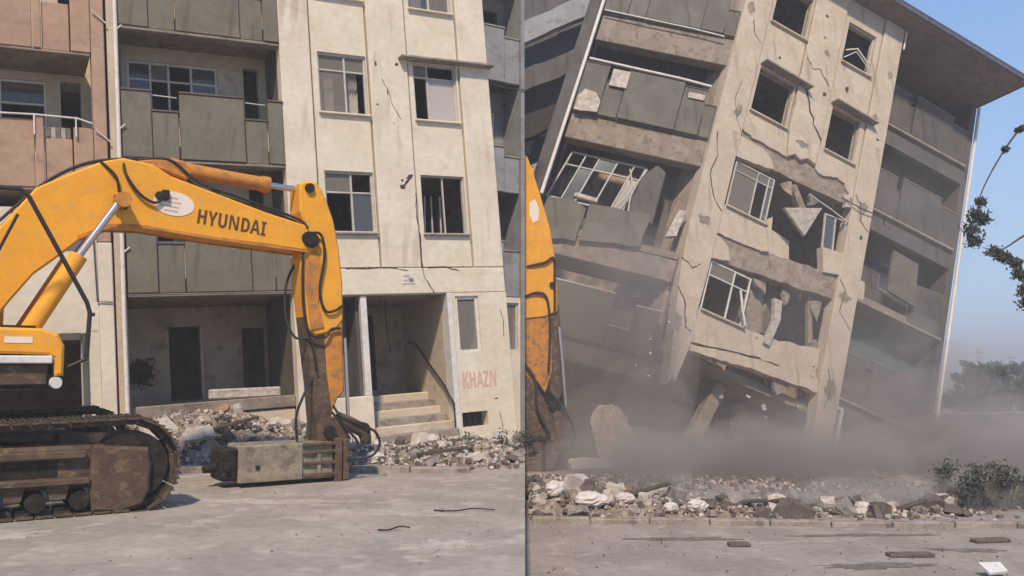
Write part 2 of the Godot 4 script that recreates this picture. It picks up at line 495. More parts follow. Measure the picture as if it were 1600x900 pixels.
func ground() -> void:
	var st := ST()
	quad(st, Vector3(-900, 0, 40), Vector3(900, 0, 40), Vector3(900, 0, -2500), Vector3(-900, 0, -2500), Vector3.UP)
	tag(mi("ground", st.commit(), M.asphalt_low, self), "grey dusty lower yard paving running out to the horizon", "", "", "structure")
	# raised terrace: its right-hand side is a low retaining edge
	var poly := [Vector2(-60, 8), Vector2(seam_x(8.0), 8), Vector2(seam_x(-21.5), -21.5), Vector2(-1.5, -24.9), Vector2(-60, -26)]
	st = ST()
	# x-z outline stood up: u = x, v = -z, extruded along y
	var pl := []
	for p in poly: pl.append(Vector2(p.x, -p.y))
	sprism(st, pl, 0.0, TER, 0.0, Transform3D(Basis(Vector3(1, 0, 0), Vector3(0, 0, -1), Vector3(0, 1, 0)), Vector3(0, 0.002, 0)))
	tag(mi("terrace_pavement", st.commit(), M.asphalt, self), "pale dusty concrete terrace the yellow excavator stands on", "", "", "structure")
	# kerbs
	for k in 22:
		var x := -20.6 + k * 0.95
		if x + 0.94 > seam_x(-14.3): break
		var o := box("kerb_stone" if true else "", M.kerb, self, x, TER - 0.05, -14.5, x + 0.935, TER + 0.1 + rng.randf_range(-0.01, 0.01), -14.3, 0.02, Vector3(0, rng.randf_range(-0.01, 0.01), 0))
		tag(o, "worn kerb stone along the terrace edge before the cream block", "kerb stone", "kerb stones before the cream block")
	for k in 16:
		var x := 0.32 + k * 0.95
		var z := -14.72 + k * 0.06
		var o := box("kerb_stone", M.kerb, self, x, -0.05, z - 0.2, x + 0.935, 0.09 + rng.randf_range(-0.02, 0.01), z, 0.02, Vector3(0, -0.06 + rng.randf_range(-0.02, 0.02), 0))
		tag(o, "dusty kerb stone along the lower yard before the leaning block", "kerb stone", "kerb stones before the leaning block")
	# patched paving: sheets a few millimetres proud
	for a in [[-5.2, -9.0, 1.5, 0.35, 0.3], [-1.3, -10.4, 2.2, 0.22, -0.1], [-0.7, -8.5, 0.9, 0.3, 0.2], [-3.2, -11.3, 2.6, 0.25, 0.05]]:
		var pts := []
		for i in 34:
			var t := TAU * i / 34.0
			var rr := rng.randf_range(0.45, 1.15)
			pts.append(cos(t) * a[2] * 0.5 * rr); pts.append(sin(t) * a[3] * rr)
		var o := prism("cement_patch", M.spill, self, pts, 0.0, 0.006, 0.0, Transform3D(Basis(Vector3(0, 1, 0), a[4]) * Basis(Vector3(1, 0, 0), Vector3(0, 0, -1), Vector3(0, 1, 0)), Vector3(a[0], TER + 0.003, a[1])))
		tag(o, "thin pale spill of cement dust on the terrace paving", "", "pale spills on the terrace", "structure")
	for a in [[2.6, -13.4, 1.8, 0.16, 0.02], [6.2, -12.6, 1.2, 0.14, -0.1], [5.2, -13.7, 2.6, 0.12, 0.05], [4.6, -11.6, 1.6, 0.2, 0.1]]:
		var pts := []
		for i in 34:
			var t := TAU * i / 34.0
			var rr := rng.randf_range(0.35, 1.15)
			pts.append(cos(t) * a[2] * 0.5 * rr); pts.append(sin(t) * a[3] * rr)
		var o := prism("dirt_patch", M.smear, self, pts, 0.0, 0.005, 0.0, Transform3D(Basis(Vector3(0, 1, 0), a[4]) * Basis(Vector3(1, 0, 0), Vector3(0, 0, -1), Vector3(0, 1, 0)), Vector3(a[0], 0.004, a[1])))
		tag(o, "dark smear of earth on the lower yard paving", "", "dark smears on the lower yard", "structure")

# ---------------------------------------------------------------- left block (cream bay and olive balconies)
const OL := Vector3(-3.714, 5.286, -18.564)
func left_xf() -> Transform3D:
	return Transform3D(basis3([0.86462, -0.08037, 0.49595, 0.06323, 0.99668, 0.05129, -0.49843, -0.01299, 0.86683]), OL)

func parapet(parent: Node, segs: Array, bottom: float, w: float, m: Material, cap: Material, called := "parapet_panel") -> void:
	for s in segs:
		var d := rng.randf_range(-0.015, 0.015)
		var dd: float = s[3] if s.size() > 3 else 0.0
		box(called, m, parent, s[0], bottom, w - 0.09 + d + dd, s[1], s[2], w + d + dd, 0.012)
		if cap: box("coping", cap, parent, s[0] - 0.012, s[2] + 0.002, w - 0.11 + d + dd, s[1] + 0.012, s[2] + 0.045, w + 0.022 + d + dd, 0.01)

func left_block() -> void:
	var b := thing("apartment_block", "cream apartment block with olive balconies behind the yellow excavator", "building", "", left_xf())
	var rows := [0, 1, 2]
	# pilasters, band and infill walls
	for p in [[-0.94, -0.29], [1.03, 1.94], [3.26, 4.01]]:
		box("pilaster", M.cream_streaked, b, p[0], -0.715, -0.30, p[1], 7.2, 0.0, 0.018)
	box("entrance_beam", M.cream, b, -0.94, -1.29, -0.30, 4.01, -0.725, -0.004, 0.018)
	for col in [[-0.25, 0.99, -0.12, 0.97], [1.98, 3.22, 2.09, 3.17]]:
		var holes := []
		for n in rows: holes.append([col[2], 0.05 + 2.6 * n, col[3], 1.38 + 2.6 * n])
		wall("infill_wall", M.cream, b, col[0], -0.69, col[1], 7.2, -0.26, -0.055, holes)
	# windows of the bay
	var g = M.glass; var gd = M.glass_dusty; var gp = M.glass_pale
	window(b, [-0.12, 0.05, 0.97, 1.38], -0.15, [0.55], 0.66, [null, g, gd, null], M.frame_grey)
	window(b, [-0.12, 2.65, 0.97, 3.98], -0.15, [0.56], 0.72, [gd, null, gd, gd], M.frame_grey)
	window(b, [-0.12, 5.25, 0.97, 6.58], -0.15, [0.5], 0.7, [g, gd], M.frame_grey)
	window(b, [2.09, 0.05, 3.17, 1.38], -0.15, [0.52], -1, [null, null], M.frame_grey, 0.03)
	window(b, [2.09, 2.65, 3.17, 3.98], -0.15, [0.34], 0.76, [null, gp, gd, null], M.frame_grey)
	window(b, [2.09, 5.25, 3.17, 6.58], -0.15, [0.5], 0.7, [g, gd, g, gd], M.frame_grey)
	for n in rows:
		for c in [[-0.16, 1.0], [2.06, 3.2]]:
			box("sill", M.kerb if n == 0 else M.cream, b, c[0], 0.005 + 2.6 * n, -0.054, c[1], 0.045 + 2.6 * n, 0.03, 0.008)
	# loose sash standing inside the emptied window, curtains
	for u in [2.42, 2.6, 2.82]: box("loose_frame_bar", M.frame_grey, b, u, 0.08, -0.75, u + 0.035, 1.05, -0.71, 0.004, Vector3(0.03, 0, rng.randf_range(-0.05, 0.03)))
	for c in [[0.12, 2.75, 0.2], [0.62, 2.7, 0.26], [0.85, 5.3, 0.2], [2.3, 5.3, 0.3]]:
		var pts := []
		for i in 9: pts.append(Vector3(c[0] + c[2] * i / 8.0, 0, -0.42 + (0.03 if i % 2 else -0.03)))
		var st := ST()
		for i in 8:
			var n := Vector3(0, 0, 1)
			quad(st, pts[i] + Vector3(0, c[1], 0), pts[i + 1] + Vector3(0, c[1], 0), pts[i + 1] + Vector3(0, c[1] + 1.0, 0), pts[i] + Vector3(0, c[1] + 1.0, 0), n)
		mi("curtain", st.commit(), M.cloth, b)
	# thin canopy over the right-hand third-storey window
	box("canopy", M.kerb, b, 1.72, 3.995, -0.05, 4.08, 4.045, 0.22, 0.008, Vector3(0, 0, 0.012))
	# floors and shell
	for f in [-0.85, 1.75, 4.35]: box("floor_slab", M.slab, b, -4.04, f - 0.24, -4.9, 4.0, f, -0.27, 0.0)
	box("roof_slab", M.slab, b, -4.3, 7.21, -5.2, 4.2, 7.45, 0.4, 0.02)
	wall("rear_wall", M.room_plaster, b, -4.05, -5.2, 4.0, 7.2, -5.05, -4.9)
	box("party_wall", M.room_plaster, b, 3.85, -5.2, -4.89, 3.99, 7.2, -0.31, 0.0)
	box("party_wall", M.room_plaster, b, -0.93, -0.62, -4.89, -0.8, 7.2, -1.36, 0.0)
	box("party_wall", M.room_plaster, b, 1.4, -0.62, -4.89, 1.52, 7.2, -0.31, 0.0)
	box("party_wall", M.room_plaster, b, -4.05, -5.2, -4.89, -3.93, 7.2, -1.36, 0.0)
	box("pilaster_return", M.olive_dark, b, -0.93, -5.2, -2.2, -0.70, 7.2, -0.302, 0.01)
	# ground storey of the bay
	box("pilaster", M.cream_streaked, b, -0.94, -5.3, -0.30, -0.29, -1.295, 0.0, 0.018)
	wall("ground_wall", M.cream, b, 2.63, -5.3, 4.01, -1.295, -0.30, -0.002, [[2.70, -2.64, 3.28, -1.37], [2.66, -4.27, 3.3, -3.95]])
	window(b, [2.70, -2.64, 3.28, -1.37], -0.08, [], -1, [M.glass_dusty], M.white_paint, 0.07)
	for k in 4: box("vent_bar", M.steel_dark, b, 2.74 + k * 0.14, -4.27, -0.12, 2.765 + k * 0.14, -3.95, -0.10, 0.0)
	box("door_jamb", M.white_paint, b, 2.5, -4.5, -0.28, 2.625, -1.295, 0.012, 0.01)
	box("entrance_post", M.white_paint, b, 0.50, -3.4, -0.2, 0.64, -1.295, -0.06, 0.012)
	box("low_wall", M.cream, b, -0.285, -5.3, -0.26, 0.64, -3.405, -0.01, 0.02)
	wall("niche_wall", M.grey_blue_wall, b, -0.285, -3.4, 0.56, -1.295, -1.1, -0.95, [[0.05, -2.75, 0.3, -2.0]])
	box("stair_wall", M.grey_wall, b, 0.45, -5.3, -2.6, 0.64, -1.295, -0.265, 0.0)
	box("stair_wall", M.beige_plaster, b, 2.5, -5.3, -2.6, 2.62, -1.3, -0.31, 0.0)
	wall("stair_rear_wall", M.room_plaster, b, 0.64, -5.3, 2.5, -1.3, -2.75, -2.6, [[0.85, -3.3, 1.75, -1.5]])
	box("entrance_ceiling", M.slab, b, -0.28, -1.31, -4.8, 2.62, -1.296, -0.302, 0.0)
	for k in 7:
		var top := -4.42 + 0.165 * k
		box("step", M.kerb if k % 2 else M.beige_plaster, b, 0.642, top - 0.4, 0.45 - 0.29 * k - 0.6, 2.498, top, 0.45 - 0.29 * k, 0.02)
	box("landing", M.slab, b, 0.641, -3.7, -4.8, 2.499, -3.42, -1.86, 0.0)
	tube("handrail", M.black_paint, b, [Vector3(2.44, -3.75, 0.1), Vector3(2.44, -3.3, -0.35), Vector3(2.44, -2.3, -1.75), Vector3(2.44, -2.2, -2.2)], 0.022)
	tube("handrail_post", M.black_paint, b, [Vector3(2.44, -4.4, 0.08), Vector3(2.44, -3.75, 0.08)], 0.018)
	tube("hanging_cable", M.cable, b, [Vector3(1.5, -1.32, -1.2), Vector3(1.52, -2.0, -1.22), Vector3(1.58, -2.5, -1.2)], 0.012)
	# marks on the facade: house plate, sprayed letters, holes and cracks with their own outline
	var plate := box("house_plate", M.white_paint, b, 1.46, -1.07, -0.003, 1.76, -0.83, 0.012, 0.004)
	box("plate_print", M.decal_print, plate, -0.12, 0.03, 0.0122, 0.02, 0.07, 0.0155, 0.0)
	box("plate_print", M.slab, plate, 0.0, -0.075, 0.0122, 0.11, 0.0, 0.0155, 0.0)
	box("plate_print", M.decal_print, plate, -0.12, -0.06, 0.0122, -0.02, -0.03, 0.0155, 0.0)
	lettering(b, "sprayed_letters", "KHAZN", M.graffiti, Vector3(2.74, -3.42, 0.0), 0.84, 0.36, 0.0)
	for h in [[1.18, 3.82, 0.07, 0.12], [1.68, 3.86, 0.09, 0.09], [1.16, 2.9, 0.05, 0.06], [1.62, 1.22, 0.07, 0.08], [1.52, 2.5, 0.03, 0.05], [3.55, -3.7, 0.14, 0.03], [3.42, -4.5, 0.1, 0.08], [1.42, 3.2, 0.03, 0.16]]:
		var pts := []
		for i in 9: 
			var t := TAU * i / 9.0
			pts.append(h[0] + cos(t) * h[2] * 0.5 * rng.randf_range(0.6, 1.1)); pts.append(h[1] + sin(t) * h[3] * 0.5 * rng.randf_range(0.6, 1.1))
		prism("plaster_hole", M.crack_dark, b, pts, -0.004, 0.003)
	for h in [[1.80, 1.3, 0.22, 0.10, 0.5], [1.62, 1.08, 0.16, 0.14, 0.9], [1.72, 1.18, 0.3, 0.06, 0.8]]:
		var pts := []
		for i in 12:
			var t := TAU * i / 12.0
			var p := Vector2(cos(t) * h[2] * 0.5, sin(t) * h[3] * 0.5).rotated(h[4]) * rng.randf_range(0.5, 1.15)
			pts.append(h[0] + p.x); pts.append(h[1] + p.y)
		prism("plaster_hole", M.crack_dark, b, pts, -0.004, 0.004 + rng.randf() * 0.002)
	crack(b, [Vector2(1.93, 0.95), Vector2(1.9, 0.4), Vector2(1.96, 0.0), Vector2(1.95, -0.6), Vector2(2.0, -0.95), Vector2(2.2, -1.28)], 0.022, 0.004)
	crack(b, [Vector2(1.3, 3.5), Vector2(1.45, 3.2), Vector2(1.5, 2.95), Vector2(1.7, 2.6)], 0.015, 0.004)
	crack(b, [Vector2(0.2, -0.72), Vector2(0.7, -0.73), Vector2(1.05, -0.70), Vector2(1.3, -0.72), Vector2(1.6, -0.78)], 0.016, 0.004)
	crack(b, [Vector2(2.1, -0.72), Vector2(2.5, -0.7), Vector2(2.85, -0.8)], 0.022, 0.004)
	for p in [[3.62, -4.6], [3.85, -2.3]]: crack(b, [Vector2(p[0], p[1]), Vector2(p[0] + 0.04, p[1] + 0.3), Vector2(p[0] - 0.02, p[1] + 0.6)], 0.015, 0.004)
	# balcony bay
	box("edge_strip", M.pinkish_cream, b, -4.24, -5.3, -0.3, -4.055, 7.2, -0.05, 0.015)
	tube("drain_pipe", M.pipe_white, b, [Vector3(-4.09, 7.2, 0.02), Vector3(-4.09, 4.4, 0.02), Vector3(-4.10, 1.6, 0.02), Vector3(-4.115, -1.0, 0.02), Vector3(-4.12, -1.4, 0.02), Vector3(-4.12, -4.4, 0.02)], 0.04, 0.04, 10)
	for v in [3.9, 1.95, -0.4]: tube("pipe_bracket", M.pipe_white, b, [Vector3(-4.09, v, 0.02), Vector3(-3.98, v + 0.1, 0.05)], 0.015)
	for v in [2.6, 0.3]: tube("pipe_bracket", M.pipe_white, b, [Vector3(-4.25, v + 1.4, 0.02), Vector3(-4.5, v + 1.62, 0.06)], 0.014)
	for n in [-1, 0, 1]:
		var f: float = 1.75 + 2.6 * n
		var bottom: float = f - 0.31
		var low: float = f + 0.62
		parapet(b, [[-4.03, -3.50, f + 0.99], [-3.49, -3.0, low, -0.05], [-2.98, -1.74, f + 1.0], [-1.72, -1.27, f + 0.58, -0.05], [-1.25, -0.95, f + 0.99]], bottom, 0.0, M.olive, M.olive_dark)
		box("balcony_slab", M.slab, b, -4.03, f - 0.25, -1.2, -0.95, f - 0.02, -0.12, 0.0)
		box("balcony_edge", M.slab, b, -4.03, f - 0.38, -0.3, -0.95, f - 0.32, -0.02, 0.01)
		for c in [[-3.48, -3.02], [-1.7, -1.29]]:
			tube("balcony_rail", M.frame_grey, b, [Vector3(c[0], f + 0.95, -0.06), Vector3(c[1], f + 0.93, -0.06)], 0.014)
	var bh := []
	for n in [-1, 0, 1]:
		bh.append([-3.76, 2.6 + 2.6 * n, -1.96, 3.80 + 2.6 * n])
		bh.append([-1.42, 1.76 + 2.6 * n, -1.1, 3.86 + 2.6 * n])
	wall("balcony_rear_wall", M.beige_plaster, b, -4.05, -1.17, -0.70, 7.2, -1.35, -1.2, bh)
	for n in [-1, 0, 1]:
		window(b, [-3.76, 2.6 + 2.6 * n, -1.96, 3.80 + 2.6 * n], -1.27, [0.25, 0.45, 0.70], 0.68, [g, null, null, g, g, gd, null, g], M.white_paint, 0.05)
	box("balcony_side_wall", M.olive_dark, b, -4.05, -1.17, -1.2, -3.97, 7.2, -0.31, 0.0)
	# broken open ground storey under the balconies
	wall("shop_rear_wall", M.shop_wall, b, -3.93, -5.2, -0.72, -1.2, -2.5, -2.35, [[-2.98, -3.2, -2.35, -1.62], [-1.45, -3.2, -0.95, -1.7], [-3.85, -2.85, -3.3, -2.25]])
	for k in 9:
		var t := TAU * k / 9.0
		box("broken_brick", M.raw_concrete, b, -3.57 + cos(t) * 0.30 - 0.09, -2.55 + sin(t) * 0.32 - 0.06, -2.46, -3.57 + cos(t) * 0.30 + 0.09, -2.55 + sin(t) * 0.32 + 0.06, -2.36 + rng.randf() * 0.06, 0.015, Vector3(0, 0, rng.randf_range(-0.5, 0.5)))
	box("door_frame", M.frame_grey, b, -2.35, -3.2, -2.36, -2.30, -1.6, -2.3, 0.0)
	box("shop_floor", M.slab, b, -4.04, -3.5, -2.34, -0.94, -3.26, -0.2, 0.02)
	box("plinth_wall", M.beige_plaster, b, -4.04, -5.3, -0.4, -0.95, -3.52, -0.25, 0.02)
	box("broken_sill_wall", M.rubble_pale, b, -2.6, -3.25, -0.5, -1.2, -3.05, -0.35, 0.03, Vector3(0, 0, -0.03))
	box("shop_ceiling", M.slab, b, -4.04, -1.19, -2.34, -0.71, -1.172, -0.01, 0.0)

func crack(parent: Node, p: Array, width: float, w: float) -> void:
	var left := []
	var right := []
	var q := []
	for k in p.size() - 1:
		for i in 4: q.append(p[k].lerp(p[k + 1], i / 4.0) + Vector2(rng.randf_range(-1, 1), rng.randf_range(-1, 1)) * width * 0.6)
	q.append(p[-1])
	for k in q.size():
		var d: Vector2 = (q[mini(k + 1, q.size() - 1)] - q[maxi(k - 1, 0)]).normalized().orthogonal()
		var h := width * 0.5 * rng.randf_range(0.45, 1.2)
		left.append(q[k] + d * h); right.append(q[k] - d * h)
	var st := ST()
	for k in q.size() - 1:
		var a: Vector2 = left[k]; var b: Vector2 = left[k + 1]; var c: Vector2 = right[k + 1]; var d: Vector2 = right[k]
		quad(st, Vector3(a.x, a.y, w), Vector3(b.x, b.y, w), Vector3(c.x, c.y, w), Vector3(d.x, d.y, w), Vector3(0, 0, 1))
		quad(st, Vector3(a.x, a.y, w - 0.02), Vector3(b.x, b.y, w - 0.02), Vector3(c.x, c.y, w - 0.02), Vector3(d.x, d.y, w - 0.02), Vector3(0, 0, -1))
		quad(st, Vector3(a.x, a.y, w), Vector3(b.x, b.y, w), Vector3(b.x, b.y, w - 0.02), Vector3(a.x, a.y, w - 0.02), Vector3(-1, 0, 0))
		quad(st, Vector3(d.x, d.y, w), Vector3(c.x, c.y, w), Vector3(c.x, c.y, w - 0.02), Vector3(d.x, d.y, w - 0.02), Vector3(1, 0, 0))
	mi("crack", st.commit(), M.crack_dark, parent)

# letters fitted to a width and height, lower left corner at p
func lettering(parent: Node, called: String, words: String, m: Material, p: Vector3, width: float, height: float, roll: float, depth := 0.004) -> void:
	var f := SystemFont.new()
	f.font_names = PackedStringArray(["Droid Sans"])
	f.font_weight = 700
	var t := TextMesh.new()
	t.text = words
	t.font = f
	t.font_size = 48
	t.pixel_size = 0.01
	t.depth = 0.02
	t.curve_step = 1.0
	t.horizontal_alignment = HORIZONTAL_ALIGNMENT_LEFT
	var bb := t.get_aabb()
	var s := Vector3(width / bb.size.x, height / bb.size.y, depth / 0.02)
	var bs := Basis(Vector3(0, 0, 1), roll) * Basis.from_scale(s)
	mi(called, t, m, parent, Transform3D(bs, p - bs * Vector3(bb.position.x, bb.position.y, bb.position.z)))

func pink_block() -> void:
	var b := thing("pink_apartment_block", "salmon pink apartment block at the left edge, behind the excavator boom", "building", "", left_xf())
	box("pilaster", M.pink, b, -4.52, -0.2, -0.3, -4.29, 7.2, 0.0, 0.018)
	box("pilaster", M.cream_streaked, b, -4.53, -5.3, -0.3, -4.28, -0.205, 0.0, 0.018)
	for n in [-1, 0, 1]:
		var f: float = 1.1 + 2.6 * n
		if n >= 0:
			parapet(b, [[-8.6, -5.5, f + 0.95], [-5.48, -5.35, f + 1.02, 0.02], [-5.33, -4.88, f + 0.62, -0.05], [-4.86, -4.53, f + 0.85]], f - 0.3, 0.0, M.pink, null)
		box("balcony_slab", M.slab, b, -8.6, f - 0.36, -1.2, -4.54, f - 0.31, -0.02, 0.01)
	tube("balcony_rail", M.white_paint, b, [Vector3(-6.6, 2.1, 0.05), Vector3(-5.5, 2.12, 0.05), Vector3(-4.8, 2.10, 0.05), Vector3(-4.55, 2.02, 0.05)], 0.018)
	for u in [-5.5, -4.82]: tube("rail_post", M.white_paint, b, [Vector3(u, 1.75, 0.05), Vector3(u, 2.12, 0.05)], 0.016)
	for k in 5: box("hung_cloth", M.cloth if k % 2 else M.slab, b, -5.3 + k * 0.085, 1.68, -0.3, -5.225 + k * 0.085, 2.0, -0.28, 0.004, Vector3(0, rng.randf_range(-0.4, 0.4), 0.02))
	var bh := []
	for n in [0, 1]: bh.append([-6.75, 2.25 + 2.6 * n, -5.22, 3.18 + 2.6 * n])
	for n in [0, 1]: bh.append([-4.98, 1.1 + 2.6 * n, -4.62, 3.2 + 2.6 * n])
	wall("balcony_rear_wall", M.beige_plaster, b, -8.6, 0.82, -4.3, 7.2, -1.35, -1.2, bh)
	for n in [0, 1]:
		window(b, [-6.75, 2.25 + 2.6 * n, -5.22, 3.18 + 2.6 * n], -1.27, [0.48], 0.5, [M.glass, null, M.glass, M.glass], M.white_paint, 0.05)
	wall("lower_wall", M.cream, b, -8.6, -5.3, -4.535, 0.43, -0.28, -0.02, [[-5.9, -0.4, -4.72, 0.35], [-8.4, -5.3, -4.84, -1.85]])
	window(b, [-5.9, -0.4, -4.72, 0.35], -0.12, [0.5], -1, [M.glass, M.glass_dusty], M.frame_grey)
	box("door_frame", M.grey_wall, b, -4.835, -5.2, -0.2, -4.74, -1.86, 0.03, 0.01)
	box("door_frame", M.grey_wall, b, -8.38, -1.99, -0.2, -4.845, -1.86, 0.03, 0.01)
	box("garage_ceiling", M.room_plaster, b, -8.59, -1.84, -4.44, -4.55, -1.7, -0.285, 0.0)
	wall("rear_wall", M.room_plaster, b, -8.6, -5.3, -4.3, 7.2, -4.6, -4.45)
	box("side_wall", M.room_plaster, b, -4.42, -5.3, -4.44, -4.3, 7.2, -0.31, 0.0)
	box("side_wall", M.pink, b, -8.75, -5.3, -4.6, -8.61, 7.2, 0.0, 0.0)
	box("floor_slab", M.slab, b, -8.6, 0.45, -4.44, -4.43, 0.7, -1.36, 0.0)
	box("floor_slab", M.slab, b, -8.6, 3.05, -4.44, -4.43, 3.25, -1.36, 0.0)
	box("roof_slab", M.slab, b, -8.8, 7.21, -4.7, -4.31, 7.45, 0.4, 0.02)
	tube("wall_cable", M.cable, b, [Vector3(-4.6, 0.3, 0.02), Vector3(-4.58, -0.6, 0.02), Vector3(-4.56, -1.3, 0.03), Vector3(-4.3, -1.32, 0.03)], 0.012)

func grey_wing() -> void:
	var xf := Transform3D(Basis(Vector3(0.866, 0, -0.5), Vector3.UP, Vector3(0.5, 0, 0.866)).orthonormalized(), Vector3(seam_x(-21.5), 0, -21.5))
	var b := thing("grey_wing", "narrow blue grey balcony wing at the right end of the cream block", "building", "", xf)
	wall("end_wall", M.grey_blue_wall, b, -0.10, 0.4, 0.0, 13.2, -2.3, 0.0)
	for r in [[9.42, 10.75], [6.72, 7.8], [4.2, 5.5], [12.0, 13.0]]:
		parapet(b, [[-1.35, -0.55, r[1]], [-0.54, -0.105, r[1] - 0.22, -0.04]], r[0], -0.02, M.grey_blue_wall, M.kerb)
		box("balcony_slab", M.grey_wall, b, -1.35, r[0] - 0.02, -0.85, -0.105, r[0] + 0.18, -0.12, 0.0)
	wall("rear_wall", M.grey_blue_wall, b, -1.35, 0.4, -0.105, 13.2, -1.0, -0.86, [[-1.05, 7.6, -0.35, 8.9], [-1.2, 10.6, -0.3, 11.5], [-1.0, 2.95, -0.2, 4.15]])
	window(b, [-1.05, 7.6, -0.35, 8.9], -0.93, [0.5], 0.7, [M.glass, M.glass, M.glass_dusty, M.glass], M.white_paint, 0.05)
	box("teal_panel", M.teal, b, -1.3, 5.5, -0.85, -0.15, 6.66, -0.8, 0.01)
	wall("ground_wall", M.cream, b, -1.35, 0.4, -0.105, 4.18, -0.3, -0.03, [[-0.75, 2.9, -0.16, 4.05]])
	window(b, [-0.75, 2.9, -0.16, 4.05], -0.12, [], -1, [M.glass_dusty], M.frame_grey)
	wall("back_shell", M.room_plaster, b, -1.35, 0.4, -0.105, 13.2, -2.2, -2.1)
	box("roof_slab", M.slab, b, -1.4, 13.22, -2.2, 0.1, 13.4, 0.3, 0.0)
	tube("service_cable", M.cable, b, [Vector3(-1.0, 9.3, 0.03), Vector3(-0.5, 9.26, 0.03), Vector3(0.0, 9.3, 0.03)], 0.012)

# ---------------------------------------------------------------- leaning block
const OR := Vector3(10.2414, 9.3276, -27.3176)
func lean_xf() -> Transform3D:
	return Transform3D(basis3([0.884506, 0.286116, 0.368492, -0.352893, 0.926960, 0.127323, -0.305148, -0.242656, 0.920871]), OR)

func leaning_block() -> void:
	var b := thing("leaning_block", "tall beige apartment block leaning over and breaking apart in dust", "building", "", lean_xf())
	var pc = M.pinkish_cream
	var rc = M.raw_concrete
	# pilasters: A loses its foot, M is broken off at the second storey, C stands to the ground
	prism("pilaster", pc, b, [-4.44, 5.4, -4.44, -4.8, -4.36, -6.1, -4.2, -7.2, -4.0, -8.6, -3.93, -9.3, -3.8, -9.05, -3.72, -9.2, -3.6, -8.5, -3.52, -8.0, -3.56, -7.1, -3.52, -5.8, -3.52, 5.4], -0.42, 0.0, 0.02)
	prism("pilaster", pc, b, [-1.96, 5.4, -1.96, 1.2, -1.9, 0.6, -1.95, -0.2, -1.8, -1.2, -1.55, -1.02, -1.35, -1.12, -1.1, -0.95, -0.8, -1.02, -0.77, -0.2, -0.77, 5.4], -0.42, 0.0, 0.02)
	prism("pilaster", pc, b, [0.79, 5.4, 0.79, -6.0, 0.82, -7.4, 0.9, -8.6, 0.96, -10.4, 1.58, -10.2, 1.56, 5.4], -0.42, 0.0, 0.02)
	# infill walls that still stand
	wall("infill_wall", pc, b, -3.48, 1.25, -2.0, 5.4, -0.36, -0.07, [[-3.36, 2.99, -2.05, 4.55]])
	wall("infill_wall", pc, b, -3.48, -0.30, -2.0, 1.249, -0.36, -0.07, [[-3.36, -0.31, -2.05, 1.26]])
	prism("spandrel_piece", pc, b, jag([-3.5, -0.302, -1.98, -0.302, -1.82, -1.2, -2.2, -1.18, -2.69, -1.15, -3.08, -1.19, -3.5, -1.02], 0.12, 0.035, [0, 1]), -0.36, -0.06)
	prism("spandrel_piece", pc, b, jag([-3.5, -1.3, -3.5, -2.0, -3.3, -1.99, -2.51, -1.9, -2.13, -1.8, -2.29, -1.54, -2.64, -1.35, -3.11, -1.3], 0.15, 0.02, [0]), -0.3, -0.05)
	wall("infill_wall", pc, b, -0.73, -0.30, 0.75, 5.4, -0.36, -0.07, [[-0.58, 2.99, 0.55, 4.55], [-0.56, -0.31, 0.57, 1.25]])
	prism("spandrel_piece", pc, b, jag([-0.75, -0.302, 0.78, -0.302, 0.76, -1.5, 0.39, -1.08, 0.09, -1.02, -0.42, -1.2, -0.75, -1.1], 0.12, 0.04, [0, 1, 6]), -0.36, -0.06)
	prism("spandrel_piece", pc, b, jag([-3.5, -3.62, -1.98, -3.54, -1.81, -4.46, -2.55, -4.53, -3.5, -4.55], 0.14, 0.025, [0, 4]), -0.36, -0.06)
	prism("spandrel_piece", pc, b, jag([-3.5, -4.62, -3.04, -4.81, -2.9, -5.2, -3.5, -5.36], 0.12, 0.02, [3]), -0.3, -0.05)
	prism("spandrel_piece", pc, b, jag([-3.55, -6.92, -2.16, -6.92, -1.3, -6.87, -1.25, -7.52, -3.5, -7.92], 0.2, 0.015), -0.36, -0.06)
	prism("spandrel_piece", pc, b, jag([-1.27, -6.87, 0.7, -6.5, 0.76, -7.36, -1.2, -7.52], 0.18, 0.03), -0.42, -0.16)
	prism("spandrel_piece", pc, b, jag([-3.72, -8.2, -3.5, -7.96, -1.24, -7.57, 0.8, -7.38, 0.88, -7.78, -1.24, -7.9], 0.2, 0.03), -0.42, -0.1)
	# bared edge beams
	prism("edge_beam", rc, b, jag([-3.45, -1.05, -1.72, -1.0, -0.77, -0.95, 0.78, -0.95, 0.82, -1.7, -0.28, -1.74, -2.07, -1.8, -3.45, -1.85], 0.25, 0.03), -0.55, -0.13)
	prism("edge_beam", rc, b, jag([-3.4, -4.5, -1.78, -4.43, 0.75, -4.06, 0.78, -4.85, -1.39, -5.12, -3.4, -5.3], 0.25, 0.03), -0.55, -0.12)
	# loose and hanging pieces
	prism("hanging_panel", M.rubble_pale, b, [-1.82, -3.11, -0.43, -2.43, -0.88, -3.59], -0.05, 0.05, 0.01, Transform3D(Basis(Vector3(0, 1, 0), 0.12), Vector3(0.0, 0.0, 0.12)))
	prism("hanging_panel", pc, b, jag([-1.9, -3.5, -0.95, -3.65, -0.79, -4.39, -1.76, -4.52], 0.2, 0.02), -0.5, -0.3)
	prism("hanging_panel", pc, b, [-2.0, -3.45, -1.85, -3.3, -1.72, -4.4, -1.98, -4.5], -0.28, -0.02, 0.01)
	prism("hanging_panel", rc, b, [-1.36, -1.91, -1.17, -1.82, -0.64, -2.46, -0.84, -2.62], -0.4, -0.2, 0.01)
	prism("hanging_panel", pc, b, [0.03, -3.46, 0.80, -3.36, 0.83, -4.07, 0.24, -4.22], -0.3, -0.03, 0.01)
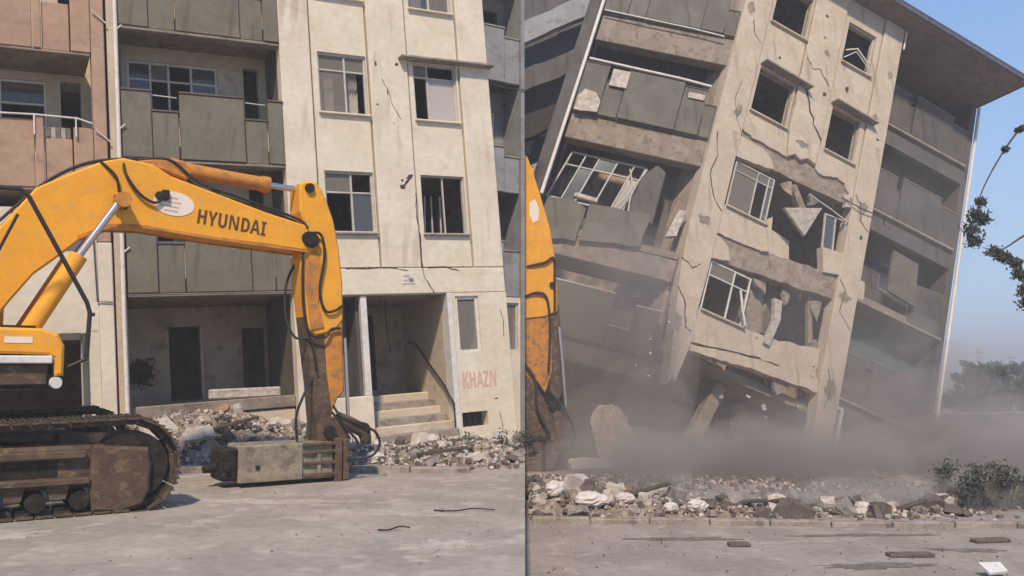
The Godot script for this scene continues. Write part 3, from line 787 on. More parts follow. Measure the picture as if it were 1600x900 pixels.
	prism("hanging_panel", M.rubble_pale, b, [-1.19, -5.65, -0.92, -5.64, -0.85, -6.22, -1.03, -7.08, -1.24, -7.06, -1.06, -6.3], -0.22, -0.06, 0.01)
	prism("hanging_panel", rc, b, jag([-1.75, -5.3, -1.3, -5.2, -1.15, -6.8, -1.95, -6.85], 0.2, 0.04), -0.7, -0.5)
	prism("hanging_panel", M.slab, b, jag([-0.7, -5.0, 0.3, -4.9, 0.1, -6.3, -0.5, -6.5], 0.2, 0.05), -1.1, -0.95, 0.0, Transform3D(Basis(Vector3(0, 1, 0), 0.5), Vector3(0, 0, -0.2)))
	prism("hanging_panel", rc, b, [0.12, -5.0, 0.26, -5.0, 0.6, -6.4, 0.45, -6.5], -0.5, -0.36, 0.01)
	prism("hanging_panel", M.rubble_pale, b, jag([0.42, -1.5, 0.62, -1.4, 0.72, -1.8, 0.5, -1.9], 0.1, 0.02), -0.1, 0.02)
	tube("bent_rod", M.frame_grey, b, [Vector3(-0.75, -2.0, -0.1), Vector3(0.1, -2.15, -0.06), Vector3(0.8, -2.3, -0.06)], 0.025)
	tube("bent_rod", M.cable, b, [Vector3(0.3, -1.65, 0.03), Vector3(1.0, -1.75, 0.12), Vector3(1.9, -1.65, 0.1), Vector3(2.4, -1.55, -0.4)], 0.018)
	for p in [[-2.6, -1.9], [-1.2, -1.8], [0.2, -1.7], [-2.2, -5.2], [-0.3, -4.9], [0.5, -5.0], [-0.9, -7.8], [0.3, -7.6]]:
		tube("rebar", M.rust, b, smooth_path([Vector3(p[0], p[1] + 0.05, -0.3), Vector3(p[0] + 0.03, p[1] - 0.2, -0.22), Vector3(p[0] + rng.randf_range(-0.1, 0.1), p[1] - rng.randf_range(0.3, 0.6), -0.1)]), 0.012, 0.012, 5)
	# windows
	var g = M.glass; var gd = M.glass_dusty
	window(b, [-3.36, 2.99, -2.05, 4.55], -0.2, [], -1, [null], M.slab, 0.03)
	window(b, [-3.36, -0.31, -2.05, 1.25], -0.2, [], -1, [null], M.slab, 0.03)
	window(b, [-0.58, 2.99, 0.55, 4.55], -0.2, [], -1, [null], M.frame_grey, 0.04)
	window(b, [-0.56, -0.31, 0.57, 1.25], -0.2, [], -1, [null], M.slab, 0.03)
	window(b, [-3.36, -3.6, -1.95, -2.05], -0.2, [0.58, 0.86], 0.8, [gd, null, g, gd, gd, gd], M.frame_grey, 0.04)
	window(b, [-3.4, -6.9, -2.0, -5.36], -0.2, [0.6], 0.72, [null, null, gd, null], M.white_paint, 0.045)
	var wn := window(b, [-0.1, -1.15, 0.72, 0.0], 0.0, [0.5], -1, [g, null], M.frame_grey, 0.045)
	wn.transform = Transform3D(Basis(Vector3(0, 0, 1), 0.1), Vector3(0.08, -2.28, -0.18))
	tube("loose_sash", M.white_paint, b, [Vector3(-0.48, 3.5, -0.12), Vector3(-0.1, 3.72, -0.05), Vector3(0.42, 3.45, -0.1)], 0.03)
	tube("loose_sash", M.white_paint, b, [Vector3(-0.5, 3.2, -0.12), Vector3(-0.1, 3.62, -0.08), Vector3(0.5, 3.3, -0.12)], 0.02)
	tube("loose_sash", M.white_paint, b, [Vector3(-2.35, -5.9, -0.05), Vector3(-2.2, -6.5, 0.05), Vector3(-2.05, -6.9, 0.1)], 0.035)
	for q in [[-3.42, -1.98, 2.955], [-3.42, -1.98, -0.345], [-0.62, 0.62, 2.955], [-0.6, 0.64, -0.345], [-3.42, -1.98, -3.64], [-3.45, -1.98, -6.93]]: box("sill", pc, b, q[0], q[2] - 0.03, -0.068, q[1], q[2] + 0.028, 0.03, 0.01)
	box("canopy", M.kerb, b, -3.4, 1.30, -0.07, -1.6, 1.36, 0.26, 0.008, Vector3(0, 0, -0.03))
	box("canopy", M.kerb, b, -0.66, 1.30, -0.07, 1.0, 1.36, 0.26, 0.008, Vector3(0, 0, -0.03))
	# cracks and holes
	crack(b, [Vector2(-1.7, 1.3), Vector2(-1.55, 1.0), Vector2(-1.3, 0.5), Vector2(-1.1, 0.2), Vector2(-0.78, -0.15)], 0.07, 0.004)
	crack(b, [Vector2(-4.0, 2.6), Vector2(-3.9, 2.2), Vector2(-3.6, 2.0)], 0.03, 0.004)
	crack(b, [Vector2(-4.4, -5.75), Vector2(-4.0, -5.9), Vector2(-3.8, -5.7)], 0.04, 0.004)
	for h in [[-1.0, 1.45, 0.16, 0.2], [-1.5, 4.2, 0.14, 0.12], [-1.4, 3.4, 0.12, 0.1], [1.25, 0.9, 0.16, 0.1], [1.3, -2.6, 0.14, 0.18], [-2.8, 1.9, 0.12, 0.14], [-0.2, 2.1, 0.1, 0.2]]:
		var pts := []
		for i in 9:
			var t := TAU * i / 9.0
			pts.append(h[0] + cos(t) * h[2] * 0.5 * rng.randf_range(0.5, 1.1)); pts.append(h[1] + sin(t) * h[3] * 0.5 * rng.randf_range(0.5, 1.1))
		prism("plaster_hole", M.crack_dark, b, pts, -0.08 if h[0] > -3.5 and h[0] < -1.97 else -0.004, -0.066 if (h[0] > -3.5 and h[0] < -1.97) or (h[0] > -0.77 and h[0] < 0.78) else 0.004)
	for p in [[[-4.3, -1.6], [-4.1, -2.3], [-4.2, -3.0], [-3.9, -3.6], [-3.55, -3.9]], [[-3.9, 0.4], [-4.0, -0.3], [-3.75, -0.9], [-3.55, -1.2]], [[0.8, -1.3], [1.05, -1.5], [1.2, -2.1], [1.5, -2.3]], [[0.82, -4.2], [1.1, -4.5], [1.0, -5.2], [1.5, -5.6]], [[-1.9, 2.4], [-1.6, 2.1], [-1.3, 2.2], [-0.9, 1.8]], [[-4.3, -6.6], [-4.0, -6.9], [-3.8, -7.6], [-3.6, -7.7]], [[1.0, -7.0], [1.2, -7.5], [1.1, -8.2]]]:
		var q := []
		for a in p: q.append(Vector2(a[0], a[1]))
		crack(b, q, rng.randf_range(0.02, 0.05), 0.004)
	# spalled plaster with bare concrete showing
	for a in [[-4.0, -4.4, 0.5, 0.35], [-3.8, -0.6, 0.3, 0.5], [-1.4, -0.6, 0.5, 0.3], [1.2, -1.6, 0.4, 0.5], [1.1, -4.7, 0.5, 0.4], [-4.1, -7.6, 0.4, 0.7], [1.2, -7.6, 0.45, 0.8], [-1.2, 2.9, 0.3, 0.25], [1.3, 3.4, 0.25, 0.4], [-4.2, 3.0, 0.3, 0.6], [1.0, 1.6, 0.3, 0.3]]:
		var pts := []
		for i in 20:
			var t := TAU * i / 20.0
			var rr := rng.randf_range(0.55, 1.1)
			pts.append(clampf(a[0] + cos(t) * a[2] * 0.5 * rr, -4.42 if a[0] < -3 else (-1.9 if a[0] < 0 else 0.82), -3.54 if a[0] < -3 else (-0.8 if a[0] < 0 else 1.54))); pts.append(a[1] + sin(t) * a[3] * 0.5 * rr)
		prism("spalled_patch", rc, b, pts, -0.01, 0.003)
	# shards of wall still hanging at the torn openings
	for a in [[-1.7, -5.2, 0.5, 0.5, 0.4, -0.35], [-0.6, -5.0, 0.4, 0.7, -0.3, -0.5], [0.35, -5.1, 0.35, 0.6, 0.2, -0.3], [-1.5, -1.9, 0.4, 0.45, 0.5, -0.3], [-0.4, -1.85, 0.45, 0.35, -0.4, -0.35], [-2.4, -7.95, 0.5, 0.4, 0.3, -0.3], [-0.3, -7.8, 0.6, 0.5, -0.2, -0.3], [0.5, -6.3, 0.35, 0.5, 0.6, -0.3], [-1.75, -6.6, 0.3, 0.6, -0.5, -0.3]]:
		prism("wall_shard", [pc, rc, M.rubble_grey][rng.randi() % 3], b, jag([-a[2] * 0.5, 0.0, a[2] * 0.5, 0.02, a[2] * 0.3, -a[3] * 0.6, 0.05, -a[3], -a[2] * 0.35, -a[3] * 0.5], 0.12, 0.04), -0.06, 0.06, 0.0, Transform3D(Basis.from_euler(Vector3(rng.randf_range(-0.5, 0.3), rng.randf_range(-0.5, 0.5), a[4])), Vector3(a[0], a[1], a[5])))
	# floors, shell, roof
	for f in [-8.05, -4.75, -1.45, 1.9]:
		box("floor_slab", M.slab, b, -4.4, f - 0.25, -5.49, 1.39, f, -0.56, 0.0)
		box("floor_slab", M.slab, b, 1.56, f - 0.25, -5.49, 6.02, f, -2.41, 0.0)
	wall("rear_wall", M.room_plaster, b, -4.44, -12.0, 6.2, 5.4, -5.7, -5.5)
	box("party_wall", M.room_plaster, b, -1.5, -8.0, -5.49, -1.3, 5.39, -1.2, 0.0)
	box("party_wall", M.room_plaster, b, 1.4, -11.0, -5.49, 1.55, 5.39, -0.43, 0.0)
	box("party_wall", M.room_plaster, b, -4.42, -8.0, -5.49, -4.25, 5.39, -0.43, 0.0)
	# ground-storey void: tilted inner walls
	wall("lobby_wall", M.slab, b, -4.3, -12.0, 1.38, -8.31, -2.6, -2.4, [[-2.4, -10.4, -0.8, -8.8]])
	box("crushed_column", M.slab, b, -0.2, -11.5, -2.3, 0.2, -8.32, -1.9, 0.04, Vector3(0.1, 0, 0.25))
	box("crushed_column", M.slab, b, -2.2, -11.5, -1.5, -1.8, -8.32, -1.1, 0.04, Vector3(0.1, 0, -0.2))
	# right-hand wing with balconies, set back
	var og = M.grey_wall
	for r in [[2.75, 4.3], [-0.55, 0.98], [-3.85, -2.35], [-7.15, -5.65]]:
		if r[0] != -3.85:
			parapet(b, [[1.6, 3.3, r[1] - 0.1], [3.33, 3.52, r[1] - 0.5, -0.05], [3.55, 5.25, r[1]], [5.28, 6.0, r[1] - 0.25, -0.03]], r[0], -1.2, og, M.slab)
		else:
			prism("parapet_panel", M.pinkish_cream, b, jag([1.6, r[0], 2.75, r[0], 2.7, r[1] - 0.9, 2.2, r[1] - 0.75, 1.6, r[1] - 0.3], 0.2, 0.04, [0]), -1.29, -1.2)
			prism("parapet_panel", M.olive_grey, b, [3.3, r[0] + 0.5, 4.45, r[0] + 0.35, 4.4, r[1] + 0.35, 3.35, r[1] + 0.45], -1.2, -1.1, 0.01, Transform3D(Basis(Vector3(0, 0, 1), 0.03), Vector3(0.05, 0, 0.1)))
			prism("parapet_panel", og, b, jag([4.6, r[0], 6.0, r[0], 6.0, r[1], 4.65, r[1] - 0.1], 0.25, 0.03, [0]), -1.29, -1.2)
		box("balcony_slab", M.slab, b, 1.58, r[0] - 0.02, -2.25, 6.02, r[0] + 0.2, -1.3, 0.0)
		box("balcony_edge", M.kerb, b, 1.58, r[0] - 0.12, -1.5, 6.03, r[0] - 0.022, -1.17, 0.015)
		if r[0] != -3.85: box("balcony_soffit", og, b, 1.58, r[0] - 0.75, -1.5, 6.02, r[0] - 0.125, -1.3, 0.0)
	var wh := []
	for v in [3.0, -0.3, -3.6]:
		wh.append([2.6, v, 3.35, v + 2.05])
		wh.append([4.1, v + 1.0, 5.3, v + 2.0])
	wh.append([3.9, -10.2, 5.4, -8.2])
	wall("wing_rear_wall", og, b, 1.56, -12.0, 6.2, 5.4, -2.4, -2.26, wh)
	for v in [3.0, -0.3, -3.6]:
		window(b, [4.1, v + 1.0, 5.3, v + 2.0], -2.33, [0.5], -1, [g, gd], M.frame_grey)
		box("door_leaf", M.slab, b, 2.62, v, -2.36, 3.33, v + 2.03, -2.3, 0.0)
	box("teal_panel", M.teal, b, 1.7, -5.5, -2.25, 6.0, -4.0, -2.18, 0.0)
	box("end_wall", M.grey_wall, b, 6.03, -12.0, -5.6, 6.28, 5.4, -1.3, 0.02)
	tube("drain_pipe", M.pipe_white, b, [Vector3(6.34, 5.3, -1.26), Vector3(6.36, 0.0, -1.26), Vector3(6.4, -9.5, -1.26)], 0.055, 0.055, 10)
	prism("door_frame", M.white_paint, b, [2.42, -10.4, 2.52, -10.4, 2.52, -7.6, 1.85, -7.6, 1.85, -7.7, 2.42, -7.7], -1.0, -0.9, 0.01)
	box("vent_block", M.room_plaster, b, 2.75, 4.55, -2.26, 3.1, 4.75, -2.2, 0.0)
	# eaves and roof
	box("soffit", M.soffit, b, -4.6, 5.41, -5.7, 6.32, 5.5, 0.72, 0.0)
	box("fascia", M.roof_edge, b, -4.7, 5.40, 0.722, 6.42, 5.56, 0.78, 0.01)
	box("fascia", M.roof_edge, b, 6.322, 5.40, -5.7, 6.40, 5.56, 0.72, 0.01)
	var st := ST()
	sprism(st, V2([-5.8, 5.5, 0.78, 5.57, 0.78, 5.62, -5.8, 7.2]), -6.44, 4.7, 0.0, Transform3D(Basis(Vector3(0, 0, 1), Vector3(0, 1, 0), Vector3(-1, 0, 0)), Vector3.ZERO))
	mi("roof", st.commit(), M.roof_edge, b)
	tube("vent_pipe", M.pipe_white, b, [Vector3(1.62, 5.3, 0.02), Vector3(1.62, 4.6, 0.02)], 0.03)

	# left-hand wing, turned back 27 degrees where the frame has broken along the pilaster
	var th := deg_to_rad(27.0)
	var w := Node3D.new()
	w.transform = Transform3D(Basis(Vector3(cos(th), 0, sin(th)), Vector3.UP, Vector3(-sin(th), 0, cos(th))), Vector3(-4.5, 0, 0))
	put(w, "broken_wing", b)
	var og2 = M.olive_grey
	var bands := [[1.75, 3.25], [-1.9, -0.22], [-5.8, -4.72], [-8.8, -7.3]]
	for k in 4:
		var r = bands[k]
		var s: Array = [[-4.1, -3.36, r[1]], [-3.34, -2.78, r[1] - 0.5, -0.05], [-2.76, -1.06, r[1]], [-1.04, -0.36, r[1] - 0.15], [-0.34, -0.02, r[1] - 0.6, -0.05]]
		if k == 2:
			prism("parapet_panel", og2, w, jag([-4.0, -6.2, -2.9, -6.05, -2.85, -5.0, -3.3, -4.8, -4.0, -4.9], 0.3, 0.04), -0.1, 0.0)
			prism("parapet_panel", M.olive_grey, w, jag([-2.8, -6.0, -1.1, -5.75, -1.05, -4.72, -2.8, -4.82], 0.3, 0.03), -0.1, 0.0)
			prism("parapet_panel", M.rubble_pale, w, jag([-0.5, -5.3, -0.2, -5.2, -0.1, -4.4, -0.3, -4.4], 0.3, 0.03), -0.1, 0.05)
			box("coping", M.rubble_pale, w, -3.3, -4.75, -0.12, -2.6, -4.6, 0.05, 0.03, Vector3(0, 0, -0.05))
		elif k == 3:
			parapet(w, [[-3.9, -1.4, r[1]], [-1.38, -0.8, r[1] - 0.9, -0.08], [-0.78, -0.1, r[1] - 0.2]], r[0], 0.0, og2, M.white_paint)
		else:
			parapet(w, s, r[0], 0.0, og2, M.olive_dark)
		var dep: float = [1.0, 0.9, 0.7, 0.6][k]
		box("balcony_beam", M.slab, w, -4.12, r[0] - dep, -0.55, -0.02, r[0] - 0.03, -0.16, 0.02)
		box("balcony_slab", M.slab, w, -4.12, r[0] - 0.02, -1.3, -0.02, r[0] + 0.18, -0.12, 0.0)
	for r in [[1.66, 0.012], [-0.17, 0.03]]:
		tube("balcony_rail", M.white_paint, w, [Vector3(-4.05, r[0] + 0.06, 0.05), Vector3(-2.6, r[0] + 0.02, 0.06), Vector3(-1.2, r[0], 0.05), Vector3(-0.3, r[0] - 0.06, 0.05)], r[1] + 0.012)
	box("pale_panel", M.rubble_pale, w, -3.25, -0.9, 0.02, -2.72, -0.3, 0.06, 0.01)
	prism("pale_panel", M.rubble_pale, w, jag([-4.05, -1.95, -3.35, -1.9, -3.35, -1.5, -3.55, -1.25, -3.9, -1.2, -4.05, -1.5], 0.2, 0.03), 0.02, 0.07)
	box("pale_panel", M.rubble_pale, w, -0.9, -0.75, 0.0, -0.4, -0.55, 0.05, 0.01)
	# rooms behind
	wall("wing_rear_wall", M.grey_wall, w, -4.15, -12.0, 0.0, 5.4, -1.5, -1.3, [[-3.7, -0.3, -1.0, 0.55], [-3.9, -4.7, -1.8, -2.9], [-3.6, -7.3, -1.2, -6.4], [-3.4, -11.0, -2.0, -9.4]])
	wall("wing_back_shell", M.room_plaster, w, -7.6, -12.0, 0.0, 5.4, -4.2, -4.0)
	var wf := window(w, [-4.02, -4.62, -1.72, -2.98], -0.62, [0.2, 0.38, 0.62, 0.84], 0.72, [null, M.glass, null, null, gd, null, null, g, null], M.frame_grey, 0.05)
	wf.transform = Transform3D(Basis(Vector3(1, 0, 0), Vector3(0.22, 1, 0), Vector3(0, 0, 1)), Vector3(0.85, 0.0, 0))
	tube("bent_rod", M.frame_grey, w, smooth_path([Vector3(-2.0, -3.2, -0.5), Vector3(-1.8, -3.9, -0.4), Vector3(-2.1, -4.6, -0.35)]), 0.025)
	tube("bent_rod", M.frame_grey, w, smooth_path([Vector3(-1.5, -3.1, -0.5), Vector3(-1.75, -3.9, -0.4), Vector3(-1.7, -4.7, -0.35)]), 0.025)
	prism("stub_wall", M.grey_wall, w, [-1.75, -4.8, -1.6, -3.4, -1.25, -2.9, -0.95, -3.1, -0.95, -4.8], -0.9, -0.4, 0.03)
	box("side_wall", M.grey_wall, w, -0.02, -12.0, -1.29, 0.06, 5.4, -0.46, 0.0)
	tube("drain_pipe", M.pipe_white, w, [Vector3(-4.17, 5.3, 0.06), Vector3(-4.17, 0.0, 0.06), Vector3(-4.2, -4.9, 0.08)], 0.055, 0.055, 10)
	box("edge_pier", M.grey_wall, w, -4.62, -12.0, -0.6, -4.2, 5.4, -0.06, 0.02)
	# torn bay beyond the drain pipe: bands tipping the other way
	for k in 5:
		var v := 2.2 - 2.1 * k
		prism("torn_band", [M.grey_blue_wall, M.grey_wall, M.steel_dark, M.grey_blue_wall, M.grey_wall][k], w, jag([-7.2, v - 1.6, -4.64, v + 0.6, -4.64, v - 0.35, -7.2, v - 2.6], 0.5, 0.05), -0.75 - 0.1 * (k % 2), -0.55 - 0.1 * (k % 2))
	wall("torn_rear_wall", M.grey_wall, w, -7.6, -12.0, -4.3, 6.5, -1.6, -1.4, [[-6.6, -3.4, -5.2, -2.2]])
	box("wing_roof", M.slab, w, -7.6, 6.52, -4.2, 0.0, 6.7, 0.6, 0.0)

# ---------------------------------------------------------------- excavator
func excavator() -> void:
	var h := Vector3(0.8312, 0, -0.5560)
	var xf := Transform3D(Basis(h, Vector3.UP, Vector3(0.5560, 0, 0.8312)).orthonormalized(), Vector3(-4.858, TER, -12.144))
	var e := thing("excavator", "orange tracked excavator with raised boom and hydraulic breaker resting on the ground", "excavator", "", xf)
	var og = M.orange
	# boom
	var up := [-3.2, 1.4, -2.63, 2.43, -1.88, 3.39, -1.51, 3.91, -1.13, 4.14, -0.76, 4.34, -0.51, 4.42, -0.13, 4.38, 0.1, 4.25, 0.67, 4.09, 1.46, 3.87, 2.04, 3.74, 2.16, 3.62]
	var lo := [2.14, 3.42, 2.05, 3.36, 1.47, 3.40, 0.69, 3.44, 0.12, 3.49, -0.26, 3.52, -0.63, 3.50, -0.94, 3.33, -1.24, 3.04, -1.49, 2.82, -1.75, 2.45, -2.05, 1.95, -2.66, 1.17]
	var boom := prism("boom", og, e, up + lo, -0.26, 0.26, 0.025)
	for s in [-0.262, 0.245]:
		prism("boom_flange", M.orange_dusty, boom, [-1.0, 3.30, -0.62, 3.48, -0.2, 3.50, 0.7, 3.42, 2.05, 3.34, 2.05, 3.37, 0.7, 3.46, -0.2, 3.54, -0.64, 3.52, -1.02, 3.34], s, s + 0.035)
	lettering(boom, "boom_letters", "HYUNDAI", M.letter_brown, Vector3(0.46, 3.635, 0.262), 0.96, 0.20, -0.105)
	var oval := []
	for i in 28:
		var t := TAU * i / 28.0
		var p := Vector2(cos(t) * 0.27, sin(t) * 0.165).rotated(-0.08)
		oval.append(0.15 + p.x); oval.append(3.87 + p.y)
	var dec := prism("oval_decal", M.decal, boom, oval, 0.262, 0.268)
	for q in [[-0.02, 3.94, 0.22], [-0.06, 3.88, 0.3], [-0.04, 3.82, 0.26], [0.02, 3.76, 0.18]]:
		box("decal_print", M.decal_print, dec, q[0], q[1], 0.2682, q[0] + q[2], q[1] + 0.022, 0.271, 0.0, Vector3(0, 0, -0.08))
	# pins and bosses
	for p in [[-0.53, 3.82, 0.085], [2.06, 3.55, 0.1], [-0.05, 3.96, 0.05]]:
		tube("pin", M.steel_dark, boom, [Vector3(p[0], p[1], -0.33), Vector3(p[0], p[1], 0.33)], p[2], p[2], 16)
	# boom top bracket
	prism("cylinder_bracket", M.orange_dusty, boom, [-0.45, 4.40, 0.05, 4.34, 0.35, 4.25, 0.42, 4.36, 0.3, 4.5, 0.1, 4.52, -0.2, 4.46], -0.12, 0.12, 0.02)
	# stick cylinder over the boom
	var sc := tube("stick_cylinder", M.orange_dusty, e, [Vector3(0.12, 4.46, 0), Vector3(0.45, 4.40, 0), Vector3(1.5, 4.33, 0)], 0.105, 0.105, 16)
	tube("cylinder_gland", M.orange_dusty, sc, [Vector3(1.42, 4.335, 0), Vector3(1.54, 4.328, 0)], 0.122, 0.122, 16)
	tube("rod", M.chrome, sc, [Vector3(1.5, 4.33, 0), Vector3(2.08, 4.31, 0)], 0.045, 0.045, 14)
	# boom lift cylinders both sides
	for s in [-0.45, 0.45]:
		var bc := tube("boom_cylinder", og, e, [Vector3(-1.86, 1.5, s), Vector3(-1.02, 3.06, s)], 0.11, 0.11, 16)
		tube("rod", M.chrome, bc, [Vector3(-1.02, 3.06, s), Vector3(-0.55, 3.83, s)], 0.048, 0.048, 14)
		tube("rod_eye", M.orange_dusty, bc, [Vector3(-0.53, 3.82, s - 0.08), Vector3(-0.53, 3.82, s + 0.08)], 0.1, 0.1, 16)
	# stick
	var sp := [1.93, 4.36, 2.02, 4.42, 2.2, 4.42, 2.28, 4.32, 2.37, 4.14, 2.48, 3.86, 2.57, 3.47, 2.64, 2.95, 2.66, 2.37, 2.55, 2.22, 2.4, 2.16, 2.22, 2.12, 2.1, 2.2, 2.01, 2.82, 1.97, 3.25, 2.02, 3.5, 2.05, 3.7, 1.95, 3.95]
	var stick := prism("stick", og, e, sp, -0.21, 0.21, 0.03)
	prism("stick_plate", M.orange_dusty, stick, [2.05, 3.25, 2.2, 3.4, 2.32, 3.1, 2.25, 2.6, 2.35, 2.25, 2.15, 2.2, 2.06, 2.8], 0.211, 0.235, 0.008)
	prism("stick_lower", M.steel_brown, e, [2.06, 2.4, 2.36, 2.3, 2.42, 1.6, 2.52, 0.9, 2.58, 0.5, 2.30, 0.5, 2.2, 1.42, 2.10, 2.1], -0.17, 0.17, 0.02)
	prism("stick_lower", M.orange_dusty, e, [2.36, 2.3, 2.66, 2.35, 2.68, 1.79, 2.70, 1.3, 2.6, 1.2, 2.52, 1.0, 2.42, 1.6], -0.19, 0.19, 0.025)
	tube("bucket_cylinder", M.steel_brown, e, [Vector3(2.62, 2.2, 0.0), Vector3(2.70, 1.3, 0.0)], 0.07, 0.07, 12)
	tube("bucket_rod", M.chrome, e, [Vector3(2.72, 2.1, 0.12), Vector3(2.76, 1.5, 0.12), Vector3(2.8, 0.85, 0.12)], 0.03, 0.03, 10)
	tube("pin", M.steel_dark, e, [Vector3(2.08, 4.31, -0.26), Vector3(2.08, 4.31, 0.26)], 0.07, 0.07, 16)
	tube("pin", M.steel_dark, e, [Vector3(2.11, 3.52, -0.31), Vector3(2.11, 3.52, 0.31)], 0.11, 0.11, 16)
	tube("pin", M.steel_dark, e, [Vector3(2.45, 0.72, -0.3), Vector3(2.45, 0.72, 0.3)], 0.09, 0.09, 16)
	# breaker lying along the ground
	var bg = M.breaker_grey
	var br := box("breaker", bg, e, 1.12, 0.06, -0.32, 2.5, 0.58, 0.32, 0.03)
	# children are placed from the box's centre (1.81, 0.32, 0)
	box("breaker_side_plate", bg, br, -0.72, -0.25, 0.322, 0.2, 0.25, 0.36, 0.012)
	for v in [-0.23, -0.06, 0.1, 0.21]: box("breaker_rib", M.steel_brown, br, 0.2, v, 0.323, 0.70, v + 0.05, 0.37, 0.01)
	box("breaker_rib", bg, br, 0.42, -0.18, 0.323, 0.48, 0.1, 0.362, 0.006)
	box("breaker_flange", M.steel_brown, br, 0.692, -0.33, -0.38, 0.80, 0.31, 0.38, 0.015)
	box("breaker_flange", M.steel_brown, br, 0.83, -0.31, -0.34, 0.93, 0.29, 0.34, 0.015)
	box("breaker_nose", M.steel_dark, br, -0.93, -0.22, -0.26, -0.692, 0.22, 0.26, 0.03)
	for p in [[-0.86, 0.32], [-0.45, 0.375]]: tube("bolt", M.steel_dark, br, [Vector3(p[0], -0.05, 0.25), Vector3(p[0], -0.05, p[1])], 0.035, 0.035, 6)
	tube("chisel", M.steel_dark, br, [Vector3(-0.93, -0.05, 0), Vector3(-1.1, -0.07, 0)], 0.07, 0.05, 12)
	prism("link_plate", M.steel_brown, e, [2.3, 0.9, 2.62, 0.95, 2.8, 0.6, 2.6, 0.45, 2.25, 0.5], 0.2, 0.24, 0.006)
	prism("link_plate", M.steel_brown, e, [2.3, 0.9, 2.62, 0.95, 2.8, 0.6, 2.6, 0.45, 2.25, 0.5], -0.24, -0.2, 0.006)
	# hoses
	var hoses := [
		[[-0.35, 4.44, 0.05], [0.1, 4.5, 0.12], [0.5, 4.22, 0.16], [1.1, 4.05, 0.2], [1.9, 3.84, 0.2], [2.05, 3.7, 0.27]],
		[[-0.35, 4.44, -0.05], [0.1, 4.46, 0.02], [0.5, 4.18, 0.06], [1.1, 4.02, 0.1], [1.9, 3.82, 0.1], [2.1, 3.6, 0.25]],
		[[-1.9, 3.45, 0.2], [-1.4, 4.0, 0.22], [-0.9, 4.32, 0.2], [-0.3, 4.46, 0.1]],
		[[-1.85, 3.42, 0.0], [-1.38, 4.02, 0.02], [-0.9, 4.34, 0.0], [-0.3, 4.5, 0.0]],
		[[-0.5, 4.44, 0.2], [-0.48, 4.2, 0.3], [-0.3, 3.95, 0.31], [-0.1, 3.85, 0.31], [0.02, 3.96, 0.3]],
		[[-0.78, 4.33, 0.26], [-0.6, 4.15, 0.3], [-0.55, 3.95, 0.3]],
		[[2.05, 3.62, 0.28], [2.25, 3.62, 0.28], [2.32, 3.3, 0.26], [2.26, 2.8, 0.25], [2.35, 2.5, 0.25], [2.5, 2.5, 0.26], [2.62, 2.58, 0.24]],
		[[2.0, 3.5, 0.24], [1.99, 3.0, 0.25], [2.02, 2.5, 0.25], [2.12, 2.15, 0.26], [2.35, 2.1, 0.26], [2.45, 2.22, 0.25], [2.6, 2.24, 0.24]],
		[[2.05, 3.3, -0.1], [1.86, 2.9, -0.05], [1.84, 2.4, 0.0], [1.95, 2.1, 0.1], [2.15, 2.05, 0.2], [2.25, 1.6, 0.22]],
		[[2.18, 1.5, 0.2], [2.0, 1.2, 0.3], [1.92, 0.95, 0.3], [1.95, 0.6, 0.28]],
		[[2.5, 1.1, 0.24], [2.62, 0.92, 0.32], [2.9, 0.8, 0.36], [3.12, 0.7, 0.38], [3.2, 0.5, 0.38], [3.05, 0.33, 0.36], [2.7, 0.3, 0.34]],
		[[2.5, 1.0, 0.2], [2.7, 0.75, 0.3], [2.85, 0.55, 0.36], [2.78, 0.35, 0.36]],
		[[2.55, 0.95, 0.2], [2.85, 0.85, 0.26], [3.05, 0.78, 0.3], [3.0, 0.55, 0.34], [2.72, 0.45, 0.36]]]
	for p in hoses:
		var q := []
		for a in p: q.append(Vector3(a[0], a[1], a[2]))
		tube("hose", M.black_rubber, e, smooth_path(q, 6), 0.02, 0.02, 7)
	box("hose_clamp", M.steel_dark, e, -0.62, 3.72, 0.30, -0.45, 3.9, 0.345, 0.02)
	box("hose_clamp", M.steel_dark, e, -0.02, 3.9, 0.27, 0.08, 4.04, 0.33, 0.02)
	tube("dust_hood", M.steel_brown, e, smooth_path([Vector3(2.62, 0.88, 0.1), Vector3(2.85, 0.8, 0.12), Vector3(3.05, 0.68, 0.12), Vector3(3.1, 0.5, 0.12)]), 0.13, 0.08, 10)
	# upper structure
	var body := prism("house", og, e, [-5.6, 1.35, -5.6, 2.5, -3.4, 2.5, -3.3, 2.12, -1.5, 2.10, -1.32, 2.04, -1.25, 1.90, -1.25, 1.56, -1.34, 1.56, -1.36, 1.76, -1.42, 1.80, -3.2, 1.84, -3.3, 1.35], -1.36, 1.36, 0.03)
	box("house_seam", M.steel_dark, body, -2.6, 2.105, -1.3, -1.55, 2.13, 1.33, 0.0)
	box("name_plate", M.decal, body, -1.86, 1.93, 1.3605, -1.58, 2.0, 1.366, 0.0)
	box("walkway_strip", M.white_paint, e, -3.2, 1.70, -1.30, -1.37, 1.79, 1.385, 0.012)
	box("house_floor", M.steel_brown, e, -5.5, 1.45, -1.28, -1.40, 1.695, 1.30, 0.02)
	box("house_floor_edge", M.steel_dark, e, -5.4, 1.38, -1.2, -1.55, 1.445, 1.26, 0.01)
	var lamp := box("work_lamp", M.steel_dark, e, -1.40, 1.42, 1.22, -1.26, 1.545, 1.34, 0.02)
	tube("lamp_lens", M.lens, lamp, [Vector3(0.0, 0.0, 0.05), Vector3(0.01, 0.0, 0.085)], 0.07, 0.066, 14)
	tube("slew_ring", M.steel_dark, e, [Vector3(-3.0, 1.1, 0), Vector3(-3.0, 1.4, 0)], 0.85, 0.85, 28)
	box("car_body", M.steel_dark, e, -3.9, 0.45, -0.95, -2.1, 1.09, 0.95, 0.05)
